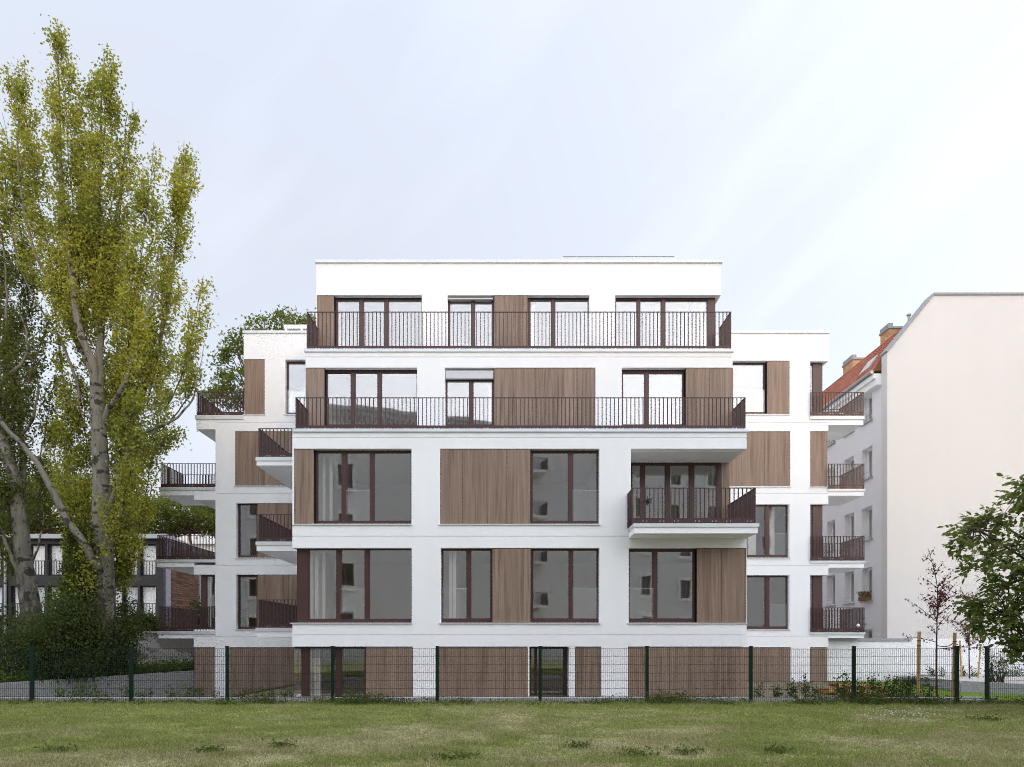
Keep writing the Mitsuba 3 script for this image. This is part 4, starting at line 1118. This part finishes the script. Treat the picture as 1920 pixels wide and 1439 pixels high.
PLB = [([(46, 440, 28.5, 7), (44, 500, 28.5, 16), (38, 570, 28.5, 24), (34, 660, 28.5, 34), (30, 760, 28.5, 38), (26, 860, 28.6, 34), (24, 940, 28.7, 26)], 1),
       ([(4, 462, 29, 8), (2, 540, 29, 26), (0, 640, 29, 34), (-4, 760, 29, 36), (-6, 900, 29, 34)], 1),
       ([(-60, 400, 29, 10), (-56, 520, 29, 36), (-56, 680, 29, 44), (-58, 860, 29, 44)], .8),
       ([(94, 596, 27.6, 5), (82, 628, 27.6, 14), (68, 670, 27.6, 17), (52, 720, 27.8, 18)], .7),
       ([(106, 700, 28, 6), (94, 750, 28, 15), (82, 820, 28, 18), (72, 880, 28.2, 16)], .7),
       ([(84, 862, 28.8, 10), (76, 920, 28.8, 20), (66, 990, 28.8, 20)], .8),
       ([(16, 900, 28.2, 12), (8, 960, 28.2, 26), (2, 1020, 28.2, 24), (4, 1090, 28.2, 20)], .75),
       ([(30, 930, 29.4, 22), (34, 1000, 29.4, 26)], .7)]
lf, stx = plumes(PLB, 850, rg)
obj('twigs', stx, 'dark_bark', PB, kind='stuff')
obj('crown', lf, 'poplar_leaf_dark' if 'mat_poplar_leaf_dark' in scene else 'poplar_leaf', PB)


# ---- rounded trees and bushes: leaf clusters on a bumpy shell
def clumpy(env, D0, depth, nc, per, size, rng, sig=(.35, .7), flat=.3, wd=.8):
    P = Polygon(env); pr = prep(P)
    u0, v0, u1, v1 = P.bounds
    C, cs = [], []
    while len(cs) < nc:
        u, v = rng.uniform(u0, u1), rng.uniform(v0, v1)
        q = shapely.Point(u, v)
        if not pr.contains(q):
            continue
        dd = depth * min(1, P.exterior.distance(q) / (0.30 * min(u1 - u0, v1 - v0)) + .15)
        y = D0 + rng.uniform(-1, 1) * dd
        c = np.array([X(u, D0), y, Z(v, D0)])
        cs.append(c)
        s = rng.uniform(*sig) * np.array([1, 1, .55])
        C.append(c + rng.normal(size=(int(per * rng.uniform(.5, 1.4)), 3)) * s)
    return leaf_mesh(np.vstack(C), size, wd, flat, rng), np.array(cs)


def branches(m, base, cs, rng, k=60, r=.05):
    for c in cs[rng.choice(len(cs), min(k, len(cs)), replace=False)]:
        mid = base * .45 + c * .55 + rng.normal(size=3) * .3
        m.tube([base, mid, c], [r, r * .55, r * .2], 5, cap=False)


def tree(name, label, env, D0, depth, nc, per, size, mat, base, r0, rng, trunk_top=.45, cat='tree', **k):
    t = thing(name, label, cat)
    lf, cs = clumpy(env, D0, depth, nc, per, size, rng, **k)
    m = MB()
    b = np.array(base, float)
    top = np.array([cs[:, 0].mean(), D0, b[2] + (cs[:, 2].max() - b[2]) * trunk_top])
    p = smooth_path([b, b * .5 + top * .5 + [r0 * .5, 0, 0], top], 14)
    m.tube(p, np.linspace(r0, r0 * .55, 14), 9)
    branches(m, top, cs, rng, 70, r0 * .32)
    obj('trunk', m, 'dark_bark', t, smooth=True)
    obj('crown', lf, mat, t)
    return t


rb_ = np.random.default_rng(5)
tree('background_tree', 'tall feathery tree rising behind the left wing roof of the white building',
     [(392, 690), (416, 668), (428, 640), (444, 626), (452, 650), (462, 604), (480, 594), (490, 608), (512, 586), (530, 582), (536, 606), (546, 586), (562, 590), (570, 600), (585, 596), (600, 610), (640, 700), (640, 760), (470, 765), (420, 765), (385, 758), (380, 745), (400, 728), (420, 700)], 47, 3.0, 330, 46, .21, 'back_leaf', [X(520, 47), 47, 0], .4, rb_, .6, sig=(.22, .42))
tree('background_tree', 'light green tree spreading behind the lower left balconies',
     [(262, 1000), (268, 965), (280, 950), (300, 932), (330, 924), (360, 930), (400, 916), (440, 950), (440, 1010), (400, 1000), (340, 996), (300, 1004)], 60, 3.5, 330, 55, .22, 'back_leaf', [X(372, 60), 60, 0], .2, rb_, .75, sig=(.25, .5))
tree('background_tree', 'dim green tree behind the dark terrace house at the far left',
     [(-160, 1010), (-120, 930), (-40, 900), (40, 910), (110, 890), (170, 900), (230, 925), (262, 960), (262, 1010)], 64, 4, 240, 100, .30, 'back_leaf', [X(40, 64), 64, 0], .4, rb_, .7, sig=(.5, 1.0))
tree('background_tree', 'small dark green tree beside the timber slat field of the terrace house',
     [(352, 1180), (366, 1132), (380, 1116), (404, 1112), (410, 1180)], 42, .8, 30, 50, .16, 'bush_leaf', [X(372, 42), 42, 0], .08, rb_, .4, cat='small tree', sig=(.2, .4))


def bush(label, env, D0, depth, nc, per, size, mat, rng, name='bush', base_z=0.0, **k):
    t = thing(name, label, 'bush')
    lf, cs = clumpy(env, D0, depth, nc, per, size, rng, **k)
    m = MB()
    for c in cs[rng.choice(len(cs), min(50, len(cs)), replace=False)]:
        b = np.array([c[0] * .75 + cs[:, 0].mean() * .25, c[1] * .8 + D0 * .2, base_z])
        m.tube([b, b * .45 + c * .55 + rng.normal(size=3) * .08, c], [.022, .015, .006], 4, cap=False)
    obj('stems', m, 'dark_bark', t, kind='stuff')
    obj('foliage', lf, mat, t)
    return t


bush('large dark bush at the left edge below the leaning poplar', [(-120, 1262), (-120, 1180), (-40, 1150), (20, 1165), (60, 1150), (96, 1180), (104, 1262)], 26.2, 1.5, 150, 90, .11, 'bush_leaf', rb_, sig=(.25, .5))
bush('tall dark bush between the two poplar trunks', [(62, 1262), (58, 1190), (96, 1150), (112, 1140), (140, 1125), (160, 1140), (182, 1170), (190, 1262)], 25.8, 1.5, 170, 90, .10, 'bush_leaf', rb_, sig=(.22, .45))
bush('loose dark bush right of the ivy clad poplar trunk', [(170, 1258), (172, 1180), (196, 1160), (214, 1120), (236, 1130), (246, 1165), (262, 1190), (258, 1225), (236, 1256)], 27.6, 1.2, 130, 80, .10, 'bush_leaf', rb_, sig=(.2, .42))
bush('pale blossoming elder bush in front of the pale terrace house windows', [(100, 1140), (112, 1100), (130, 1085), (150, 1100), (168, 1130), (160, 1160), (110, 1165)], 26.6, .8, 60, 70, .085, 'cover_leaf', rb_, sig=(.18, .34))
bush('dark hedge row in front of the right end of the terrace house', [(238, 1196), (240, 1172), (262, 1160), (290, 1150), (296, 1190), (290, 1198)], 40, 1.2, 60, 80, .14, 'bush_leaf', rb_, sig=(.25, .5))
# ivy on the big poplar
iv = thing('ivy', 'green ivy wrapped around the lower trunk of the big poplar', 'ivy')
n = 9000
tt = rb_.beta(1.1, 1.6, n); ang = rb_.uniform(0, 2 * np.pi, n)
zc_ = 0.2 + 6.2 * tt
rad = .50 + .10 * rb_.exponential(1, n) + .32 * np.exp(-((zc_ - 3.2) / 1.6) ** 2) * rb_.uniform(.2, 1, n)
cc = np.stack([X(186, DP) - .18 - .04 * zc_ + rad * np.cos(ang), DP - .1 + rad * np.sin(ang), zc_], 1)
cc = cc[(np.cos(ang) < .25) | (rb_.uniform(size=n) < .12)]
obj('leaves', leaf_mesh(cc, .095, .9, 0, rb_), 'ivy_leaf', iv)
lf, cs = clumpy([(126, 1120), (136, 1050), (146, 990), (168, 972), (184, 1010), (190, 1090), (190, 1140), (140, 1150)], 26.8, .7, 90, 80, .10, rb_, sig=(.12, .26))
obj('leaves', lf, 'ivy_leaf', iv)
# bank ground cover
n = 16000
x = rb_.uniform(-21, -13.0, n); yb0 = wy(x) + .45
y = yb0 + rb_.exponential(1.5, n)
zc_ = gz(x, y) + rb_.exponential(.10, n) + .02
obj('ground_cover', leaf_mesh(np.stack([x, y, zc_], 1), .10, .9, .6, rb_), 'cover_leaf', None, kind='stuff', label='low leafy ground cover on the bank above the ramp wall', category='ground cover')

# ---- broadleaf tree at the right edge (large leaflets)
WN = thing('walnut_tree', 'broadleaf tree with large dark green leaves reaching in from the right edge', 'tree')
rw_ = np.random.default_rng(9)
DWN = 14.0
envW = [(1884, 908), (1912, 898), (1990, 860), (2150, 840), (2220, 1000), (2200, 1200), (2050, 1240), (1945, 1236), (1905, 1222), (1880, 1232), (1868, 1198), (1846, 1176), (1822, 1178), (1800, 1160), (1836, 1150), (1826, 1120), (1792, 1142), (1800, 1124), (1846, 1106), (1876, 1086), (1830, 1090), (1806, 1066), (1788, 1040), (1800, 1016), (1796, 1002), (1826, 1000), (1812, 976), (1840, 956), (1870, 950), (1890, 930)]
Pw = Polygon(envW); prw = prep(Pw)
base = np.array([X(2030, 14.2), 14.2, 0.0])
tm = MB()
tm.tube(smooth_path([base, base + [.05, 0, 1.2], base + [-.1, 0, 2.6], base + [-.05, .1, 4.2]], 14), np.linspace(.17, .08, 14), 10)
LC, LD = [], []
tips = []
while len(tips) < 430:
    u, v = rw_.uniform(1785, 2215), rw_.uniform(845, 1238)
    if prw.contains(shapely.Point(u, v)):
        e = Pw.exterior.distance(shapely.Point(u, v))
        y = DWN + rw_.uniform(-1, 1) * 1.7 * min(1, e / 90 + .2)
        tips.append(np.array([X(u, DWN), y, Z(v, DWN)]))
tips = np.array(tips)
hubs = tips[rw_.choice(len(tips), 26, replace=False)]
for h in hubs:
    s0 = base + [-.06, 0, np.clip(h[2] - 1.0 - .25 * abs(h[0] - base[0]), 1.0, 4.0)]
    tm.tube([s0, s0 * .5 + h * .5 + [0, 0, .12], h], [.045, .028, .014], 6, cap=False)
for t_ in tips:
    h = hubs[np.argmin(((hubs - t_) ** 2).sum(1))]
    tm.tube([h, h * .5 + t_ * .5 + [0, 0, .06], t_], [.013, .009, .005], 4, cap=False)
    out = t_ - (base + [0, 0, t_[2]]); out /= np.linalg.norm(out) + 1e-9
    for q in range(rw_.integers(3, 6)):
        d = out * .8 + rw_.normal(size=3) * .65; d[2] -= .15
        d /= np.linalg.norm(d)
        side = np.cross(d, [0, 0, 1]); side /= np.linalg.norm(side) + 1e-9
        Lr = rw_.uniform(.20, .34)
        for k in range(4):
            tq = (k + .8) / 4
            for sg in ((-1, 1) if k < 3 else (0,)):
                dl = d * (.55 if sg else 1) + side * sg * .85 + np.array([0, 0, -.25])
                dl /= np.linalg.norm(dl)
                s = .125 * (.7 + .5 * tq)
                LC.append(t_ + d * Lr * tq + dl * s * .5 + [0, 0, -.05 * tq * tq]); LD.append(np.append(dl, s))
LC, LD = np.array(LC), np.array(LD)
n = len(LC)
a = LD[:, :3] + rw_.normal(size=(n, 3)) * .15; a /= np.linalg.norm(a, axis=1, keepdims=True)
bb = rw_.normal(size=(n, 3)); bb[:, 2] *= .35; bb -= a * (a * bb).sum(1, keepdims=True); bb /= np.linalg.norm(bb, axis=1, keepdims=True)
ww = np.cross(a, bb); ww *= np.sign(ww[:, 2:3] + 1e-9); bb = np.cross(ww, a)
LEAF = np.array([[-.5, 0, 0], [-.2, .21, .03], [.15, .25, .03], [.5, 0, -.10], [.15, -.25, .03], [-.2, -.21, .03], [-.02, 0, -.02]])
LFc = np.array([[0, 6, 1], [1, 6, 2], [2, 6, 3], [3, 6, 4], [4, 6, 5], [5, 6, 0]])
V = LC[:, None] + LD[:, 3, None, None] * (LEAF[None, :, 0:1] * a[:, None] + LEAF[None, :, 1:2] * bb[:, None] + LEAF[None, :, 2:3] * ww[:, None])
obj('trunk', tm, 'dark_bark', WN, smooth=True)
obj('crown', (V.reshape(-1, 3), (LFc[None] + 7 * np.arange(n)[:, None, None]).reshape(-1, 3)), 'walnut_leaf', WN)


# ---- young staked trees
def sapling(label, us, D, zb, ztop, leaves, rng, sc):
    t = thing('young_tree', label, 'young tree')
    m = MB()
    p = smooth_path([[X(us, D), D, zb], [X(us - 1, D), D, zb + (ztop - zb) * .35], [X(us + 1, D), D, zb + (ztop - zb) * .7], [X(us - 17, D), D, ztop]], 24)
    m.tube(p, np.linspace(.026, .006, 24) * sc, 7)
    C = []
    for k in range(30):
        t0 = rng.uniform(.36, .97)
        b = p[int(t0 * 23)]
        L = (1.15 - t0) * rng.uniform(.5, 1.5) * sc * 1.1
        d = np.array([rng.normal(), rng.normal(), rng.uniform(.5, 1.5) if t0 > .45 else rng.uniform(-.1, .9)]); d /= np.linalg.norm(d)
        e = b + d * L
        m.tube([b, b + d * L * .5 + [0, 0, .04], e], [.010 * sc, .007 * sc, .003], 4, cap=False)
        q = int(leaves * L)
        C.append(b + d * L * rng.uniform(.15, 1.05, q)[:, None] + rng.normal(size=(q, 3)) * .045)
    obj('trunk', m, 'red_bark', t, smooth=True)
    obj('leaves', leaf_mesh(np.vstack(C), .075 * sc, .6, 0, rng, hang=.4), 'plum_leaf', t)


rs = np.random.default_rng(33)
sapling('slender young red leaved tree tied between two stakes just behind the fence', 1757, 17.3, -.05, Z(1030, 17.3), 48, rs, 1.0)
sapling('smaller red leaved young tree in the gravel bed half hidden by the broadleaf tree', 1818, 26.6, .06, Z(1105, 26.6), 50, rs, 1.1)


def stake(label, u0, v0, u1, v1, D, r, zb=None):
    t = thing('tree_stake', label, 'stake')
    a, b = np.array([X(u0, D), D, Z(v0, D) if zb is None else zb]), np.array([X(u1, D), D, Z(v1, D)])
    p = np.linspace(a, b, 10)
    obj('stake', MB().tube(p, r * (1 + .04 * np.sin(np.arange(10) * 2.1)), 10), 'stake', t, smooth=40)
    for f in (.87, .80):
        c = a + (b - a) * f
        obj('strap', MB().tube([c - [0, 0, .014], c + [0, 0, .014]], r * 1.14, 10), 'log_bark', t)


stake('round timber stake left of the nearer young red tree', 1721, 1316, 1723.5, 1185, 17.2, .042)
stake('round timber stake beside the gate post, right of the nearer young red tree', 1787, 1316, 1790.5, 1187, 17.2, .042)
stake('thin timber stake left of the farther young tree in the gravel bed', 1803, 1271, 1800, 1202, 26.6, .032)
stake('thin timber stake right of the farther young tree, under the broadleaf leaves', 1834, 1272, 1839, 1208, 26.6, .032)
tie = thing('tree_tie', 'brown rope tying the nearer young red tree to its right stake', 'rope')
obj('rope', MB().tube(smooth_path([[X(1757, 17.3), 17.3, Z(1211, 17.3)], [X(1773, 17.25), 17.25, Z(1213, 17.25)], [X(1789, 17.2), 17.2, Z(1205, 17.2)]], 12), .012, 5), 'log_bark', tie)


# ---- hedge plants in the beds
def hedge_plant(label, u, vtop, D, mat='hedge_leaf', per=70):
    t = thing('hedge_plant', label, 'shrub', 'young hedge plants in the beds')
    zb, zt = float(gz(np.array(X(u, D)), np.array(D))), Z(vtop, D)
    m, C = MB(), []
    for k in range(rs.integers(3, 5)):
        e = np.array([X(u, D) + rs.normal() * .10, D + rs.normal() * .10, zt - rs.uniform(0, .4) * (zt - zb) * (k > 0)])
        b = np.array([X(u, D) + rs.normal() * .03, D + rs.normal() * .03, zb])
        p = smooth_path([b, b * .5 + e * .5 + rs.normal(size=3) * .03, e], 8)
        m.tube(p, np.linspace(.008, .003, 8), 4)
        q = int(per * (e[2] - zb))
        tq = rs.uniform(.2, 1.02, q)
        C.append(b + (e - b) * tq[:, None] + rs.normal(size=(q, 3)) * np.array([.07, .07, .04]))
    obj('stem', m, 'dark_bark', t)
    obj('leaves', leaf_mesh(np.vstack(C), .075, .7, .25, rs, hang=.1), mat, t)


LEFT = [(116, 1285), (138, 1288), (158, 1278), (179, 1280), (203, 1294), (232, 1288), (259, 1293), (283, 1290), (322, 1288), (352, 1284)]
for i, (u, v) in enumerate(LEFT):
    hedge_plant(f'{("first second third fourth fifth sixth seventh eighth ninth tenth").split()[i]} young hedge plant from the left, in front of the grey ramp wall', u, v, 18.6, 'cover_leaf')
MID = [(378, 1288, 'before the narrow leftmost wooden panel'), (404, 1296, 'at the foot of the leftmost white pier'), (455, 1291, 'first from the left before the wide left ground floor panel'), (480, 1289, 'second plant before the wide left ground floor panel'), (503, 1291, 'third before the wide left ground floor panel'), (525, 1296, 'fourth before the wide left ground floor panel'), (544, 1293, 'at the corner between panel and dark glazing')]
for u, v, s in MID:
    hedge_plant('small green hedge plant ' + s, u, v, 18.8)
RIGHT = [(1425, 1284, 'right beside the fence post before the right wooden panel'), (1453, 1285, 'in the middle before the right wooden panel'), (1486, 1279, 'left of two tall ones before the right white pier'), (1510, 1268, 'rightmost of two tall ones before the right white pier'), (1532, 1284, 'before the rightmost wooden panel'), (1577, 1262, 'tallest thin one left of the post with the log pile'), (1592, 1278, 'close to the left of the post with the log pile'), (1617, 1274, 'first right of the post with the log pile'), (1639, 1266, 'second right of the post with the log pile'), (1656, 1278, 'third right of the post with the log pile'), (1673, 1268, 'fourth right of the post with the log pile'), (1688, 1272, 'dense narrow one, fifth right of the post with the log pile'), (1705, 1267, 'just left of the nearer timber stake'), (1742, 1274, 'right of the nearer timber stake')]
for u, v, s in RIGHT:
    hedge_plant('leafy young hedge plant ' + s, u, v, 18.6, per=95)
BACK = [(1752, 1248), (1768, 1252), (1808, 1250), (1825, 1252), (1866, 1256), (1884, 1254), (1899, 1256), (1914, 1253)]
for i, (u, v) in enumerate(BACK):
    hedge_plant(f'{("first second third fourth fifth sixth seventh eighth").split()[i]} from the left of the small hedge plants along the white garden wall', u, v, 28.3, per=110)
bush('sparse brownish bush in the gravel bed right of the gate post', [(1848, 1272), (1850, 1225), (1868, 1215), (1885, 1240), (1880, 1272)], 23.5, .4, 26, 26, .06, 'hedge_leaf', rs, sig=(.10, .2))
# dry heap of bark logs in front of the garden wall
lp = thing('log_pile', 'low heap of orange brown bark logs lying behind the fence', 'log pile')
for k in range(16):
    y = rs.uniform(20.3, 21.5); x = X(rs.uniform(1568, 1648), 21)
    z = -.2 + .10 * (k % 3) * max(0, 1 - abs(x - 10.6) / 1.4)
    a_ = rs.normal() * .3; L = rs.uniform(.35, .7)
    d = np.array([math.cos(a_), math.sin(a_) * .6, rs.normal() * .05]) * L
    c = np.array([x, y, z + .1])
    obj('log', MB().tube(np.linspace(c - d, c + d, 5), .075 * rs.uniform(.7, 1.2) * np.array([.9, 1, 1.05, 1, .92]), 9), 'log' if k % 2 else 'log_bark', lp)

# ---- grass, weeds, clover
rgz = np.random.default_rng(3)


def blades(x, y, h, w, rng, lean=.45):
    n = len(x)
    a = rng.uniform(0, 2 * np.pi, n)
    b = np.stack([x, y, lz(x, y) - .004], 1)
    s = np.stack([np.cos(a), np.sin(a), 0 * a], 1) * (w * .5)[:, None]
    tip = b + np.stack([rng.normal(size=n) * lean * h, rng.normal(size=n) * lean * h, h], 1)
    v = np.stack([b - s, b + s, tip], 1).reshape(-1, 3)
    return v, np.arange(3 * n).reshape(-1, 3)


n = 430000
y = 6.9 + 9.9 * rgz.beta(1.05, 1.25, n)
x = rgz.uniform(-1, 1, n) * (.78 * y + .6)
nz = meshkit.fbm(np.stack([x * 1.3, y * 1.7, 0 * x], -1), 3, 9)
h = (.022 + .055 * nz ** 1.5) * rgz.uniform(.6, 1.5, n)
h *= 1 + .9 * np.clip((y - 14.9) / 1.6, 0, 1)
g1 = blades(x, y, h, .0042 + .00045 * y + 0 * x, rgz)
# denser tufts
nt = 520
ty = 7 + 9.4 * rgz.beta(1, 1.3, nt); tx = rgz.uniform(-1, 1, nt) * .78 * ty
k = 55
x = (tx[:, None] + rgz.normal(size=(nt, k)) * rgz.uniform(.05, .16, nt)[:, None]).ravel()
y = (ty[:, None] + rgz.normal(size=(nt, k)) * rgz.uniform(.05, .14, nt)[:, None]).ravel()
y = np.clip(y, 6.8, 16.7)
g2 = blades(x, y, rgz.uniform(.05, .11, nt * k), .008 + 0 * x, rgz, .6)
m = MB(); m.add(*g1); m.add(*g2)
obj('grass', m, 'blade', None, kind='stuff', label='short blades of mown grass covering the foreground lawn', category='grass')
# weeds along the foot of the fence
nw = 230
cx_ = rgz.uniform(-13.6, 13.0, nw); cy_ = 16.45 + rgz.normal(size=nw) * .22 - .25 * rgz.uniform(size=nw) ** 2
dens = meshkit.noise(np.stack([cx_ * .8, 0 * cx_, 0 * cx_], -1), 4)
C = []
for a, b, d in zip(cx_, cy_, dens):
    q = int(20 + 150 * d ** 2); s = .05 + .10 * d; hh_ = .04 + .12 * d ** 1.5
    C.append(np.stack([a + rgz.normal(size=q) * s * 1.6, b + rgz.normal(size=q) * s, np.abs(rgz.normal(size=q)) * hh_ + .015], 1))
obj('weeds', leaf_mesh(np.vstack(C), .055, .7, .5, rgz), 'weed_leaf', None, kind='stuff', label='broad leaved weeds growing along the foot of the fence', category='weeds')
for i, (u, v, lab) in enumerate([(110, 1412, 'at the lower left'), (395, 1412, 'left of the middle of the lawn'), (530, 1403, 'on the lawn below the second fence post'), (1085, 1403, 'on the pale middle of the lawn'), (1195, 1417, 'in the middle right'), (1290, 1415, 'a hand right of the middle one'), (1455, 1413, 'dark one on the lower right lawn'), (845, 1424, 'at the lower edge of the lawn'), (1850, 1352, 'below the gateway')]):
    D = 1.5 * FPX / (v - HY)
    t = thing('weed_tuft', 'dark green leafy tuft ' + lab, 'weed')
    q = int(rgz.uniform(120, 220)); sx_ = rgz.uniform(.09, .17)
    c = np.stack([X(u, D) + rgz.normal(size=q) * sx_, D + rgz.normal(size=q) * sx_ * .7, np.abs(rgz.normal(size=q)) * .04 + .015], 1)
    obj('leaves', leaf_mesh(c, .06, .4, .3, rgz), 'cover_leaf', t)
n = 110
u = rgz.normal(1690, 45, n); v = rgz.normal(1344, 6, n)
D = np.clip(1.5 * FPX / (v - HY), 11, 16)
cl = MB()
ic = trimesh.creation.icosphere(subdivisions=0, radius=.009)
for a, b in zip(X(u, D), D):
    cl.add(np.array(ic.vertices) + [a, b, .07], ic.faces)
obj('clover', cl, 'flower', None, kind='stuff', label='scattered white clover blossoms in the grass on the right', category='clover')
fl_ = MB()
for k in range(40):
    fl_.add(np.array(ic.vertices) * 2.6 + [gx - .12 + rs.normal() * .06, rs.uniform(33.4, 34.3), zrow[3][0] + .25 + rs.uniform(0, .22)], ic.faces)
obj('blossoms', fl_, 'red_flower', fb, kind='stuff')
obj('leaves', leaf_mesh(np.stack([gx - .12 + rs.normal(size=260) * .08, rs.uniform(33.35, 34.35, 260), zrow[3][0] + .2 + rs.uniform(0, .3, 260)], 1), .09, .7, 0, rs), 'cover_leaf', fb)
# star ornament hung in the loggia glass
so = thing('window_star', 'dark star shaped ornament hanging behind the loggia railing', 'ornament')
m = MB()
c = np.array([X(1216, DL - .05), DL - .06, Z(940, DL - .05)])
for k in range(10):
    a_ = 2 * math.pi * k / 10
    d = np.array([math.cos(a_), 0, math.sin(a_)])
    m.tube([c + d * .03, c + d * (.17 if k % 2 else .12)], [.02, .006], 5)
obj('star', m, 'dark', so)
gl = thing('globe_lamp', 'small white globe lamp fixed to the lowest right balcony railing', 'lamp')
ics = trimesh.creation.icosphere(subdivisions=2, radius=.075)
obj('globe', (np.array(ics.vertices) + [X(1609, 29.25), 29.25, Z(1173.5, 29.25)], ics.faces), 'flower', gl, smooth=True)
obj('stem', MB().tube([[X(1609, 29.25), 29.25, Z(1189, 29.25)], [X(1609, 29.25), 29.25, Z(1176, 29.25)]], .012, 6), 'rail', gl)
